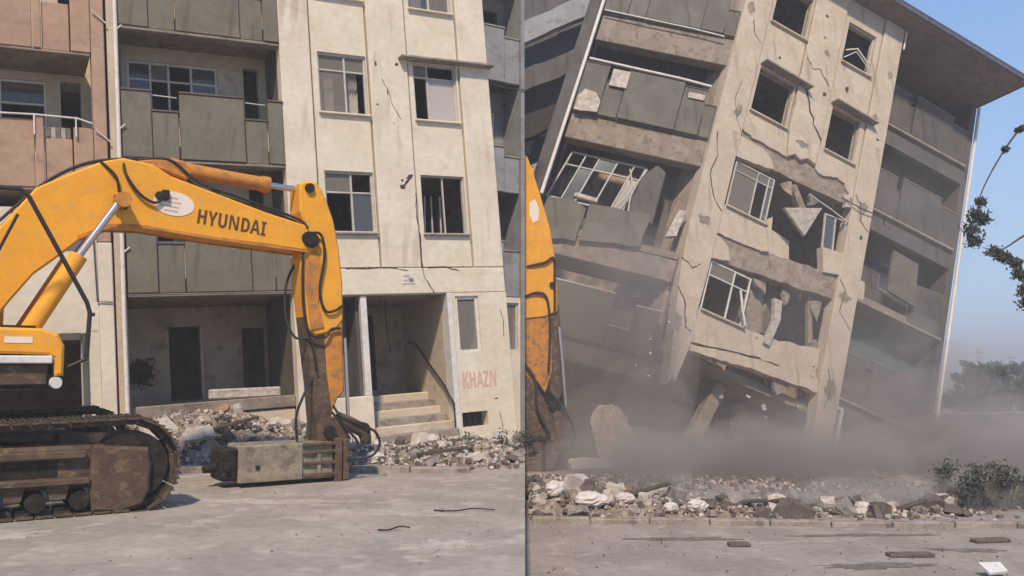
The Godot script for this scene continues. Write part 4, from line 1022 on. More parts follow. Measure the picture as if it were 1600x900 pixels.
	# cab on the far side and the counterweight
	var cab := box("cab", og, e, -3.3, 1.85, -1.34, -1.75, 3.5, -0.4, 0.06)
	box("cab_glass", M.glass_dusty, cab, -0.6, -0.3, 0.472, 0.6, 0.7, 0.48, 0.0)
	box("cab_glass", M.glass_dusty, cab, 0.777, -0.6, -0.38, 0.785, 0.72, 0.38, 0.0)
	box("counterweight", M.steel_brown, e, -6.3, 1.35, -1.36, -5.61, 2.45, 1.36, 0.12)
	# guard rail
	tube("guard_rail", M.black_paint, e, [Vector3(-3.2, 3.66, 1.25), Vector3(-1.98, 3.69, 1.25), Vector3(-1.76, 3.69, 1.25), Vector3(-1.68, 3.62, 1.25), Vector3(-1.02, 2.42, 1.25), Vector3(-0.985, 2.3, 1.25), Vector3(-1.0, 1.76, 1.25)], 0.026)
	tube("guard_rail", M.black_paint, e, [Vector3(-1.78, 3.4, 1.25), Vector3(-1.98, 2.9, 1.2), Vector3(-1.95, 2.1, 1.2)], 0.018)
	tube("guard_rail", M.black_paint, e, [Vector3(-1.0, 1.76, 1.25), Vector3(-1.28, 1.62, 1.25)], 0.02)
	tube("guard_rail", M.black_paint, e, [Vector3(-0.99, 2.28, 1.25), Vector3(-0.93, 2.28, 1.25)], 0.022)
	# tracks
	for side in [1.0, -1.0]:
		track(e, side)

func track(e: Node, side: float) -> void:
	var z0 := 1.12 if side > 0 else -1.68
	var z1 := z0 + 0.56
	var fr := box("track_frame", M.steel_brown, e, -4.7, 0.30, z0 + 0.06, -0.5, 0.78, z1 - 0.1, 0.04)
	var c := Vector3(-2.6, 0.54, (z0 + z1) * 0.5 - 0.02)
	# side ledges, cover and rollers on the frame
	var f := z1 - c.z
	box("frame_ledge", M.steel_brown, fr, -2.0, 0.10, f - 0.12, 1.58, 0.19, f + 0.0, 0.015)
	box("frame_ledge", M.steel_brown, fr, -2.0, -0.18, f - 0.12, 1.62, -0.11, f + 0.03, 0.012)
	box("frame_recess", M.steel_dark, fr, -1.6, -0.09, f - 0.115, 1.3, 0.08, f - 0.09, 0.0)
	var cover := []
	for q in [[1.66, -0.50], [1.62, -0.2], [1.64, 0.24], [2.24, 0.19], [2.28, 0.0], [2.27, -0.3], [2.2, -0.46], [1.95, -0.53]]: cover.append(q[0]); cover.append(q[1])
	prism("idler_cover", M.steel_brown, fr, cover, f - 0.12, f - 0.01, 0.03)
	tube("idler", M.steel_dark, fr, [Vector3(2.08, -0.02, -0.2), Vector3(2.08, -0.02, 0.2)], 0.40, 0.40, 26)
	tube("sprocket", M.steel_dark, fr, [Vector3(-2.08, -0.02, -0.2), Vector3(-2.08, -0.02, 0.2)], 0.40, 0.40, 26)
	for k in 8: tube("roller", M.steel_dark, fr, [Vector3(-1.55 + k * 0.44, -0.36, -0.24), Vector3(-1.55 + k * 0.44, -0.36, f - 0.03)], 0.125, 0.105, 16)
	for k in 7: prism("roller_guard", M.steel_brown, fr, [-1.45 + k * 0.44, -0.17, -1.21 + k * 0.44, -0.17, -1.25 + k * 0.44, -0.34, -1.41 + k * 0.44, -0.34], f - 0.14, f - 0.05)
	# shoes round a stadium path: (x from rear to front) in the frame's own axes; the top run sags
	var path := []
	var r := 0.505
	var ctr := -0.02
	for i in 60: path.append(Vector2(2.08 - 4.16 * i / 60.0, ctr + r + 0.09 - 0.07 * sin(PI * i / 60.0) + 0.10 * (i / 60.0) - 0.05))
	for i in 22:
		var t := PI * 0.5 + PI * i / 22.0
		path.append(Vector2(-2.08 + cos(t) * r, ctr + sin(t) * (r + 0.03) + 0.02 * sin(t)))
	for i in 60: path.append(Vector2(-2.08 + 4.16 * i / 60.0, ctr - r + 0.01))
	for i in 22:
		var t := -PI * 0.5 + PI * i / 22.0
		path.append(Vector2(2.08 + cos(t) * r, ctr + sin(t) * (r + 0.01) + 0.015 * sin(t)))
	var total := 0.0
	for i in path.size(): total += path[i].distance_to(path[(i + 1) % path.size()])
	var cnt := 60
	var st := ST()
	sbox(st, Vector3(-0.088, -0.012, -0.29), Vector3(0.088, 0.012, 0.29), 0.006)
	for g in [-0.06, 0.0, 0.06]: sbox(st, Vector3(g - 0.009, 0.012, -0.285), Vector3(g + 0.009, 0.042, 0.285), 0.005)
	sbox(st, Vector3(-0.085, -0.075, -0.13), Vector3(0.085, -0.012, -0.08), 0.006)
	sbox(st, Vector3(-0.085, -0.075, 0.08), Vector3(0.085, -0.012, 0.13), 0.006)
	for q in [[-0.04, -0.2], [0.04, -0.2], [-0.04, 0.2], [0.04, 0.2]]: sbox(st, Vector3(q[0] - 0.012, 0.012, q[1] - 0.012), Vector3(q[0] + 0.012, 0.026, q[1] + 0.012))
	var shoe := st.commit()
	for k in cnt:
		var want := total * k / cnt
		var i := 0
		while want > path[i].distance_to(path[(i + 1) % path.size()]):
			want -= path[i].distance_to(path[(i + 1) % path.size()])
			i = (i + 1) % path.size()
		var a: Vector2 = path[i]; var b2: Vector2 = path[(i + 1) % path.size()]
		var p := a.move_toward(b2, want)
		var d := (b2 - a).normalized()
		var bs := Basis(Vector3(-d.x, -d.y, 0), Vector3(-d.y, d.x, 0) * -1.0, Vector3(0, 0, 1))
		if bs.determinant() < 0.0: bs.z = -bs.z
		mi("track_shoe", shoe, M.track_dusty, fr, Transform3D(bs, Vector3(p.x, p.y, 0.02)))

# arm of a second machine beyond the corner of the grey wing
func second_arm() -> void:
	var xf := Transform3D(Basis.IDENTITY, Vector3(0.315, 0, -22.35))
	var e := thing("excavator", "second orange excavator, its arm and breaker reaching down beside the leaning block", "excavator", "", xf)
	# photo right-hand outline from the top at 6.8 m down to the ground
	prism("stick", M.orange, e, [-0.05, 7.9, 0.08, 7.75, 0.22, 7.35, 0.42, 6.7, 0.62, 6.0, 0.74, 5.3, 0.80, 4.4, 0.80, 3.9, 0.5, 3.75, 0.0, 3.7, -0.08, 5.0], -0.28, 0.28, 0.03)
	# boom running back behind the corner of the grey wing
	var dir := Vector3(-0.45, 0.1, -0.88).normalized()
	var side := dir.cross(Vector3.UP).normalized()
	var bst := ST()
	sbox(bst, Vector3(-0.1, -0.4, -0.25), Vector3(1.9, 0.4, 0.25), 0.04, Transform3D(Basis(dir, side.cross(dir), side), Vector3(0.0, 7.2, -0.25)))
	mi("boom", bst.commit(), M.orange, e)
	prism("stick_lower", M.orange_dusty, e, [-0.02, 3.8, 0.60, 3.85, 0.66, 3.2, 0.66, 2.4, 0.5, 1.9, 0.3, 2.2, 0.2, 1.6, 0.0, 1.2], -0.24, 0.24, 0.03)
	prism("stick_lower", M.steel_brown, e, [0.62, 3.9, 0.84, 4.1, 0.92, 3.2, 0.95, 2.0, 0.8, 1.6, 0.6, 1.9, 0.66, 3.0], -0.2, 0.2, 0.02)
	tube("rod", M.chrome, e, [Vector3(0.84, 3.5, 0.26), Vector3(0.92, 2.6, 0.26), Vector3(1.0, 1.55, 0.26)], 0.05, 0.05, 12)
	prism("decal", M.decal, e, [0.12, 6.6, 0.26, 6.7, 0.36, 6.45, 0.34, 6.15, 0.2, 6.1, 0.12, 6.3], 0.282, 0.29)
	prism("breaker", M.steel_brown, e, [-0.05, 2.4, 0.25, 2.1, 0.55, 1.6, 0.9, 1.4, 1.15, 0.9, 1.2, 0.55, 0.85, 0.45, 0.7, 0.05, -0.05, -0.1], -0.35, 0.32, 0.04)
	box("breaker_rib", M.steel_dark, e, -0.02, 0.75, 0.322, 0.55, 0.85, 0.37, 0.01)
	box("breaker_rib", M.steel_dark, e, 0.42, -0.05, 0.322, 0.5, 0.74, 0.36, 0.01)
	for p in [[[0.05, 5.0, 0.3], [0.5, 5.1, 0.34], [0.72, 5.2, 0.32], [0.74, 4.6, 0.3], [0.74, 3.9, 0.3]], [[0.0, 4.25, 0.3], [0.3, 4.35, 0.34], [0.55, 4.2, 0.33], [0.62, 3.4, 0.28], [0.58, 2.4, 0.3]], [[0.0, 2.6, 0.3], [0.25, 2.2, 0.36], [0.3, 1.5, 0.4], [0.6, 0.9, 0.42]], [[0.55, 2.0, 0.3], [0.95, 1.5, 0.36], [1.2, 0.95, 0.38], [1.1, 0.6, 0.38], [0.75, 0.55, 0.36]]]:
		var q := []
		for a in p: q.append(Vector3(a[0], a[1], a[2]))
		tube("hose", M.black_rubber, e, smooth_path(q, 6), 0.032, 0.032, 7)
	tube("pin", M.steel_dark, e, [Vector3(0.68, 4.55, -0.33), Vector3(0.68, 4.55, 0.33)], 0.07, 0.07, 14)
	tube("pin", M.steel_dark, e, [Vector3(0.66, 1.6, -0.4), Vector3(0.66, 1.6, 0.4)], 0.1, 0.1, 14)

# ---------------------------------------------------------------- vegetation
func leaf(st: SurfaceTool, p: Vector3, size: float) -> void:
	var d := Vector3(rng.randfn(), rng.randfn(), rng.randfn()).normalized()
	var s := d.cross(Vector3(rng.randfn(), rng.randfn(), rng.randfn())).normalized()
	var n := d.cross(s).normalized()
	var a := p - d * size
	var b := p + s * size * 0.45 + n * size * 0.1
	var c := p + d * size
	var e := p - s * size * 0.45 + n * size * 0.1
	tri(st, a, b, c, n)
	tri(st, a, c, e, n)

# foliage as leaf faces gathered in uneven clumps
func foliage(clumps: Array, per: int, size: float) -> Mesh:
	var st := ST()
	for c in clumps:
		for k in per:
			var v := Vector3(rng.randfn(), rng.randfn(), rng.randfn()) * 0.5
			leaf(st, c[0] + Vector3(v.x, v.y * 0.8, v.z) * c[1], size * rng.randf_range(0.6, 1.3))
	return st.commit()

func tree(at: Vector3, h: float, spread: float, label: String, leaf_size: float, m: Material, n := 26, per := 60) -> void:
	var t := thing("tree", label, "tree", "trees beyond the yard", Transform3D(Basis.IDENTITY, at))
	var st := ST()
	stube(st, [Vector3.ZERO, Vector3(0.05, h * 0.3, 0), Vector3(-0.05, h * 0.6, 0.05)], h * 0.035, h * 0.018, 8)
	var clumps := []
	for k in n:
		var a := rng.randf() * TAU
		var y := rng.randf_range(0.25, 1.0)
		var r := spread * sqrt(rng.randf()) * (1.0 - 0.55 * absf(y - 0.5))
		var p := Vector3(cos(a) * r, h * y, sin(a) * r)
		clumps.append([p, h * rng.randf_range(0.08, 0.17)])
		if k % 3 == 0: stube(st, [Vector3(0, h * rng.randf_range(0.2, 0.5), 0), p * 0.6 + Vector3(0, h * 0.15, 0), p], h * 0.012, h * 0.004, 5)
	mi("trunk", st.commit(), M.bark, t)
	mi("crown", foliage(clumps, per, leaf_size), m, t)

func vegetation() -> void:
	# far trees seen past the right-hand end
	tree(Vector3(31.6, 0, -60), 2.5, 1.4, "dark rounded tree beyond the yard, tallest of the far row", 0.16, M.leaf_far, 34, 70)
	tree(Vector3(35.6, 0, -62), 2.0, 1.8, "lower spreading tree at the right edge of the far row", 0.16, M.leaf_far, 28, 60)
	tree(Vector3(28.6, 0, -56), 2.1, 1.4, "small pale tree of the far row, beside the leaning block", 0.14, M.leaf_far, 26, 60)
	tree(Vector3(46.0, 0, -84), 2.6, 2.8, "hazy tree far right, behind the far row", 0.2, M.leaf_far, 26, 60)
	tree(Vector3(64, 0, -120), 3.0, 6.0, "broad hazy tree on the far horizon", 0.3, M.leaf_far, 40, 60)
	tree(Vector3(84, 0, -150), 3.2, 8.0, "widest hazy tree on the far horizon at the right edge", 0.35, M.leaf_far, 40, 60)
	# clipped shrubs in front of them
	for a in [[24.6, -48.0, 1.1, 1.6, "dark low shrub beyond the yard, nearest the leaning block"], [27.6, -50.0, 1.2, 2.0, "dark low shrub in the middle of the far shrub row"], [31.0, -52.0, 1.1, 2.0, "dark low shrub at the right edge of the far shrub row"]]:
		var t := thing("shrub", a[4], "shrub", "shrubs beyond the yard", Transform3D(Basis.IDENTITY, Vector3(a[0], 0, a[1])))
		var cl := []
		for k in 24: cl.append([Vector3(rng.randf_range(-1, 1) * a[3], rng.randf_range(0.15, 0.95) * a[2], rng.randf_range(-1, 1) * 0.8), 0.5])
		mi("foliage", foliage(cl, 60, 0.16), M.leaf_far, t)
		var st := ST()
		stube(st, [Vector3.ZERO, Vector3(0.05, 1.0, 0)], 0.07, 0.03, 6)
		mi("stem", st.commit(), M.bark, t)
	# low far wall with a coping
	var fw := thing("boundary_wall", "long low pale boundary wall beyond the yard at the right", "wall", "", Transform3D(Basis(Vector3.UP, 0.05), Vector3(28, 0, -44)))
	box("wall_body", M.grey_wall, fw, -9, 0, -0.15, 12, 0.3, 0.15, 0.02)
	box("coping", M.rubble_pale, fw, -9.02, 0.302, -0.2, 12.02, 0.38, 0.2, 0.02)
	# lattice masts far off
	for a in [[120.5, -232.0, 7.6], [132.0, -238.0, 6.2]]:
		var t := thing("lattice_mast", "thin lattice mast on the skyline, " + ("the taller of two" if a[2] > 7.0 else "the shorter of two"), "mast", "masts on the skyline", Transform3D(Basis.IDENTITY, Vector3(a[0], 0, a[1])))
		for s in [[-1, -1], [1, -1], [1, 1], [-1, 1]]: tube("mast_leg", M.frame_grey, t, [Vector3(s[0] * 0.9, 0, s[1] * 0.9), Vector3(s[0] * 0.15, a[2], s[1] * 0.15)], 0.1, 0.06, 5)
		for k in 5:
			var y: float = a[2] * (k + 1) / 6.0
			var w: float = lerpf(0.9, 0.15, y / a[2])
			tube("mast_brace", M.steel_dark, t, [Vector3(-w, y, w), Vector3(w, y, w)], 0.05, 0.05, 4)
		tube("cross_arm", M.steel_dark, t, [Vector3(-1.6, a[2] * 0.86, 0), Vector3(1.6, a[2] * 0.86, 0)], 0.06, 0.06, 4)
	# drooping branch of a tree that stands just outside the frame
	var tr := thing("roadside_tree", "thin dusty tree with drooping leafy branches against the sky at the right", "tree", "", Transform3D(Basis.IDENTITY, Vector3(13.6, 0, -20.4)))
	var st := ST()
	stube(st, smooth_path([Vector3.ZERO, Vector3(0.1, 2.5, 0), Vector3(0.0, 5.5, 0.1), Vector3(-0.2, 8.6, 0.1)]), 0.16, 0.05, 9)
	stube(st, smooth_path([Vector3(-0.15, 8.4, 0.1), Vector3(-1.1, 8.5, 0.3), Vector3(-1.9, 8.05, 0.4), Vector3(-2.5, 7.3, 0.4), Vector3(-3.0, 6.4, 0.4), Vector3(-3.15, 5.7, 0.4)]), 0.035, 0.008, 6)
	stube(st, smooth_path([Vector3(0.0, 5.6, 0.1), Vector3(-1.0, 5.9, 0.3), Vector3(-2.0, 5.5, 0.4), Vector3(-2.6, 5.15, 0.4), Vector3(-3.0, 5.2, 0.4)]), 0.04, 0.008, 6)
	stube(st, smooth_path([Vector3(-1.4, 5.8, 0.35), Vector3(-2.0, 5.0, 0.4), Vector3(-2.15, 4.2, 0.4), Vector3(-2.1, 3.7, 0.4)]), 0.02, 0.006, 5)
	mi("trunk", st.commit(), M.bark, tr)
	var cl := []
	for p in [[-3.12, 5.95, .2], [-3.0, 6.25, .1], [-3.25, 5.6, .2], [-2.95, 5.85, .16], [-3.2, 5.35, .16], [-2.75, 5.1, .15], [-2.55, 4.98, .13], [-2.3, 4.85, .12], [-2.2, 4.6, .14], [-2.1, 4.25, .16], [-2.08, 3.95, .15], [-1.95, 4.1, .15], [-2.4, 7.45, .06], [-2.05, 7.9, .07], [-1.5, 8.3, .12], [-0.9, 8.6, .3], [-0.3, 8.9, .4], [0.3, 8.4, .5], [-0.9, 5.8, .3], [0.5, 7.0, .5]]:
		cl.append([Vector3(p[0], p[1], 0.4), p[2]])
	mi("crown", foliage(cl, 170, 0.06), M.leaf_dust, tr)
	# dusty bush at the right foreground
	var bu := thing("dusty_bush", "dark dust-covered bush at the kerb, right edge of the yard", "bush", "", Transform3D(Basis.IDENTITY, Vector3(8.7, 0, -16.4)))
	cl = []
	for k in 90:
		var x := rng.randf_range(-1.0, 2.6)
		cl.append([Vector3(x, rng.randf_range(0.05, 0.72) * (1.0 if x < 0.3 else 0.7), rng.randf_range(-0.5, 0.5)), 0.2])
	mi("foliage", foliage(cl, 90, 0.045), M.leaf_dust, bu)
	var bs := ST()
	for k in 14:
		var x := rng.randf_range(-0.9, 2.4)
		stube(bs, [Vector3(x, 0, rng.randf_range(-0.3, 0.3)), Vector3(x + rng.randf_range(-0.2, 0.2), 0.5, rng.randf_range(-0.3, 0.3))], 0.012, 0.004, 5)
	mi("stem", bs.commit(), M.bark, bu)
	# weeds along the foot of the cream block
	var spots := [[-1.25, -17.6, 0.42, 1], [-0.95, -17.3, 0.36, 1], [-0.2, -17.8, 0.3, 0], [-2.4, -16.6, 0.2, 0], [-1.9, -17.0, 0.24, 0], [0.05, -16.9, 0.34, 0], [-0.6, -16.4, 0.2, 1], [-3.0, -15.9, 0.16, 0], [0.12, -18.6, 0.4, 0]]
	for k in spots.size():
		var s = spots[k]
		var t := thing("weed", ["tallest green weed clump by the entrance stairs of the cream block", "green weed beside the tallest clump by the entrance stairs", "weed under the sprayed red letters", "low weed left of the entrance stairs", "low weed in rubble below the entrance stairs", "weed at the corner where the pale terrace ends", "small green weed near the terrace kerb", "smallest weed beside the breaker hoses", "weed against the wall of the grey wing"][k], "weed", "weeds before the cream block", Transform3D(Basis.IDENTITY, Vector3(s[0], TER, s[1])))
		var c2 := []
		for i in 9: c2.append([Vector3(rng.randf_range(-0.35, 0.35), rng.randf_range(0.05, 1.0) * s[2], rng.randf_range(-0.2, 0.2)), 0.11])
		mi("leaves", foliage(c2, 34, 0.035), M.leaf_green if s[3] else M.leaf_dust, t)
		var ws := ST()
		for i in 5: stube(ws, [Vector3(rng.randf_range(-0.2, 0.2), 0, 0), Vector3(rng.randf_range(-0.3, 0.3), s[2], rng.randf_range(-0.1, 0.1))], 0.008, 0.003, 4)
		mi("stem", ws.commit(), M.bark, t)

# ---------------------------------------------------------------- rubble
func chunk_mesh(sd: int, flat: float) -> Mesh:
	var r := RandomNumberGenerator.new()
	r.seed = sd
	var st := ST()
	var n := r.randi_range(5, 7)
	var top := []
	var bot := []
	for i in n:
		var t := TAU * (i + r.randf_range(-0.3, 0.3)) / n
		var q := r.randf_range(0.65, 1.0)
		bot.append(Vector3(cos(t) * q * 0.5, -0.5 * flat + r.randf_range(-0.04, 0.04), sin(t) * q * 0.5))
		var q2 := q * r.randf_range(0.72, 1.0)
		top.append(Vector3(cos(t + 0.1) * q2 * 0.5, flat * r.randf_range(0.25, 0.55), sin(t + 0.1) * q2 * 0.5))
	var ct := Vector3(r.randf_range(-0.1, 0.1), 0.5 * flat, r.randf_range(-0.1, 0.1))
	var cb := Vector3(0, -0.5 * flat, 0)
	for i in n:
		var j := (i + 1) % n
		autotri(st, top[i], top[j], ct, Vector3.ZERO)
		autotri(st, bot[i], bot[j], cb, Vector3.ZERO)
		autotri(st, bot[i], bot[j], top[j], Vector3.ZERO)
		autotri(st, bot[i], top[j], top[i], Vector3.ZERO)
	return st.commit()

# a crumpled sheet: a flattened sphere with sharp random folds
func crumple(sd: int, w: float, h: float) -> Mesh:
	var nz := FastNoiseLite.new()
	nz.seed = sd
	nz.noise_type = FastNoiseLite.TYPE_CELLULAR
	nz.cellular_return_type = FastNoiseLite.RETURN_DISTANCE
	nz.frequency = 2.6
	var st := ST()
	var at := func(i: int, j: int) -> Vector3:
		var a := TAU * i / 22.0
		var b := PI * j / 12.0
		var d := Vector3(cos(a) * sin(b), cos(b), sin(a) * sin(b))
		var r := 1.0 + 0.55 * nz.get_noise_3dv(d)
		return Vector3(d.x * w * 0.5, d.y * h * 0.5, d.z * w * 0.36) * r
	for i in 22:
		for j in 12:
			var p0: Vector3 = at.call(i, j)
			var p1: Vector3 = at.call((i + 1) % 22, j)
			var p2: Vector3 = at.call((i + 1) % 22, j + 1)
			var p3: Vector3 = at.call(i, j + 1)
			if j > 0: autotri(st, p0, p1, p2, Vector3.ZERO)
			if j < 11: autotri(st, p0, p2, p3, Vector3.ZERO)
	return st.commit()

func heap_height(p: Vector2, mounds: Array) -> float:
	var h := 0.0
	for m in mounds:
		var d := Vector2((p.x - m[0]) / m[2], (p.y - m[1]) / m[3]).length()
		h = maxf(h, m[4] * clampf(1.0 - d * d, 0.0, 1.0))
	return h

# earth and fine rubble under the chunks: a bumpy sheet that rises from the ground
func heap(called: String, label: String, m: Material, x0: float, x1: float, z0: float, z1: float, y: float, mounds: Array, limit: Callable) -> void:
	var nz := FastNoiseLite.new()
	nz.seed = 77
	nz.frequency = 1.3
	nz.fractal_octaves = 3
	var st := ST()
	var step := 0.09
	var hf := func(x: float, z: float) -> float:
		var hh := heap_height(Vector2(x, z), mounds)
		return y + hh - 0.03 + nz.get_noise_2d(x * 2.0, z * 2.0) * minf(hh, 0.35) * 0.45 + (0.01 if hh > 0.0 else -0.05)
	var x := x0
	while x < x1:
		var z := z0
		while z < z1:
			if limit.call(x, z) and limit.call(x + step, z) and limit.call(x, z + step) and limit.call(x + step, z + step):
				var a := Vector3(x, hf.call(x, z), z)
				var b := Vector3(x + step, hf.call(x + step, z), z)
				var c := Vector3(x + step, hf.call(x + step, z + step), z + step)
				var d := Vector3(x, hf.call(x, z + step), z + step)
				if maxf(maxf(a.y, b.y), maxf(c.y, d.y)) > y:
					var n1 := (c - a).cross(b - a).normalized()
					if n1.y < 0: n1 = -n1
					var n2 := (d - a).cross(c - a).normalized()
					if n2.y < 0: n2 = -n2
					tri(st, a, b, c, n1)
					tri(st, a, c, d, n2)
			z += step
		x += step
	tag(mi(called, st.commit(), m, self), label, "", "", "stuff")

func scatter(count: int, x0: float, x1: float, z0: float, z1: float, y: float, mounds: Array, limit: Callable, smin: float, smax: float, what: Dictionary, group: String, weights: Array) -> void:
	var meshes: Array = what.meshes
	var mats := [M.rubble_pale, M.rubble_grey, M.rubble_dark, M.brick]
	var names := ["plaster_chunk", "concrete_chunk", "dark_chunk", "brick_chunk"]
	var made := 0
	var tries := 0
	while made < count and tries < count * 30:
		tries += 1
		var p := Vector2(rng.randf_range(x0, x1), rng.randf_range(z0, z1))
		if not limit.call(p.x, p.y): continue
		var hh := heap_height(p, mounds)
		if hh <= 0.0 and rng.randf() > 0.12: continue
		var s := smin * pow(smax / smin, pow(rng.randf(), 1.7))
		var pick := 0
		var t := rng.randf()
		for k in 4:
			t -= weights[k]
			if t <= 0.0:
				pick = k
				break
		var bs := Basis.from_euler(Vector3(rng.randf_range(-0.5, 0.5), rng.randf() * TAU, rng.randf_range(-0.5, 0.5))) * Basis.from_scale(Vector3(s * rng.randf_range(0.8, 1.5), s, s * rng.randf_range(0.7, 1.1)))
		var o := mi(names[pick], meshes[rng.randi() % meshes.size()], mats[pick], self, Transform3D(bs, Vector3(p.x, y + hh + s * 0.12, p.y)))
		tag(o, what.labels[pick], "rubble", group + ", " + ["pale", "grey", "dark", "brick"][pick])
		made += 1

func grit(called: String, label: String, count: int, x0: float, x1: float, z0: float, z1: float, y: float, mounds: Array, limit: Callable, mesh: Mesh, m: Material, smax: float, loose: float) -> void:
	var xs: Array[Transform3D] = []
	for k in count:
		var p := Vector2(rng.randf_range(x0, x1), rng.randf_range(z0, z1))
		if not limit.call(p.x, p.y): continue
		var hh := heap_height(p, mounds)
		if hh <= 0.0 and rng.randf() > loose: continue
		var s := rng.randf_range(0.02, smax)
		xs.append(Transform3D(Basis.from_euler(Vector3(rng.randf() * 3, rng.randf() * TAU, 0)) * Basis.from_scale(Vector3(s * 1.4, s, s)), Vector3(p.x, y + hh + s * 0.2, p.y)))
	var mm := MultiMesh.new()
	mm.transform_format = MultiMesh.TRANSFORM_3D
	mm.mesh = mesh
	mm.instance_count = xs.size()
	for k in xs.size(): mm.set_instance_transform(k, xs[k])
	var o := MultiMeshInstance3D.new()
	o.multimesh = mm
	o.material_override = m
	put(o, called, self)
	tag(o, label, "", "", "stuff")

func rubble() -> void:
	var meshes := []
	for k in 14: meshes.append(chunk_mesh(300 + k, [0.28, 0.45, 0.7, 0.9][k % 4]))
	var left_ok := func(x: float, z: float) -> bool: return x < seam_x(z) - 0.12 and z < -14.55
	var right_ok := func(x: float, z: float) -> bool: return x > seam_x(z) + 0.05
	# left: heap spilling from under the balconies, thin litter towards the corner
	var lm := [[-5.6, -16.6, 2.2, 1.9, 0.85], [-4.4, -16.9, 1.8, 1.5, 0.55], [-6.6, -15.9, 1.6, 1.3, 0.65], [-3.0, -16.3, 1.5, 1.3, 0.25], [-1.8, -17.0, 1.8, 1.6, 0.22], [-0.6, -17.4, 1.6, 2.2, 0.25], [-2.6, -15.2, 1.2, 0.6, 0.12], [-0.9, -15.5, 1.4, 0.7, 0.14], [-7.6, -15.6, 1.6, 1.2, 0.6], [-5.0, -15.1, 1.5, 0.5, 0.2]]
	heap("rubble_bed", "fine pale rubble and earth heaped before the cream block", M.dirt, -9.5, 0.3, -19.5, -14.5, TER, lm, left_ok)
	scatter(150, -8.5, 0.25, -18.4, -14.6, TER, lm, left_ok, 0.12, 0.55, {"meshes": meshes, "labels": ["whitish plaster chunk in the heap before the cream block", "grey concrete chunk in the heap before the cream block", "dark chunk in the heap before the cream block", "reddish brick chunk in the heap before the cream block"]}, "rubble before the cream block", [0.5, 0.3, 0.18, 0.02])
	for a in [[-6.0, -15.4, 0.75, 0.5, 0.9, "largest tilted white slab on the heap beside the track"], [-5.3, -15.3, 0.5, 0.32, 0.3, "white broken slab on the heap, left of the breaker"], [-4.1, -15.6, 0.6, 0.3, -0.4, "white broken slab leaning just behind the breaker"], [-6.9, -15.0, 0.7, 0.35, 0.2, "white broken slab low on the heap behind the excavator track"]]:
		var hh := heap_height(Vector2(a[0], a[1]), lm)
		var o := prism("broken_slab", M.rubble_pale, self, jag([-a[2] * 0.5, -a[3] * 0.5, a[2] * 0.5, -a[3] * 0.45, a[2] * 0.42, a[3] * 0.5, -a[2] * 0.35, a[3] * 0.4], 0.12, 0.03), -0.05, 0.05, 0.0, Transform3D(Basis.from_euler(Vector3(-0.9, a[4], 0.2)), Vector3(a[0], TER + hh + 0.1, a[1])))
		tag(o, a[5], "slab", "broken slabs before the cream block")
	grit("fine_rubble", "small pale rubble bits strewn before the cream block", 2200, -9.0, 0.25, -18.6, -14.6, TER, lm, left_ok, meshes[2], M.rubble_pale, 0.11, 0.15)
	grit("fine_rubble", "small dark rubble bits strewn before the cream block", 1300, -9.0, 0.25, -18.6, -14.6, TER, lm, left_ok, meshes[3], M.rubble_dark, 0.1, 0.15)
	var open_l := func(x: float, z: float) -> bool: return x < seam_x(z) - 0.05
	grit("loose_grit", "loose grit strewn over the terrace paving", 160, -9.0, 0.2, -14.2, -6.5, TER, [], open_l, meshes[2], M.rubble_grey, 0.035, 1.0)
	# right: strip of rubble along the kerb, biggest by the arm
	var rm := [[0.9, -16.4, 1.3, 1.3, 0.36], [1.9, -16.2, 1.4, 1.0, 0.28], [0.6, -18.4, 1.0, 1.4, 0.3], [3.4, -15.9, 1.6, 0.7, 0.14], [5.0, -15.8, 1.6, 0.6, 0.1], [6.8, -15.7, 1.4, 0.5, 0.07], [2.6, -19.5, 2.2, 1.8, 0.2], [5.0, -20.0, 2.4, 2.0, 0.22], [7.6, -21.5, 2.6, 2.4, 0.25], [10.5, -22.5, 2.6, 2.4, 0.3]]
	heap("rubble_bed", "fine grey rubble and earth heaped before the leaning block", M.dirt, 0.2, 13.0, -25.0, -14.9, 0.0, rm, right_ok)
	scatter(150, 0.35, 8.6, -17.6, -15.1, 0.0, rm, right_ok, 0.12, 0.62, {"meshes": meshes, "labels": ["whitish plaster chunk in the strip before the leaning block", "grey concrete chunk in the strip before the leaning block", "dark chunk in the strip before the leaning block", "reddish brick chunk in the strip before the leaning block"]}, "rubble before the leaning block", [0.32, 0.38, 0.285, 0.015])
	grit("fine_rubble", "small pale rubble bits strewn before the leaning block", 1500, 0.3, 10.0, -19.5, -14.9, 0.0, rm, right_ok, meshes[2], M.rubble_pale, 0.11, 0.12)
	grit("fine_rubble", "small dark rubble bits strewn before the leaning block", 1500, 0.3, 10.0, -19.5, -14.9, 0.0, rm, right_ok, meshes[3], M.rubble_dark, 0.11, 0.2)
	grit("loose_grit", "loose grit strewn over the lower yard paving", 130, 0.3, 8.0, -14.5, -9.5, 0.0, [], right_ok, meshes[2], M.rubble_dark, 0.035, 1.0)
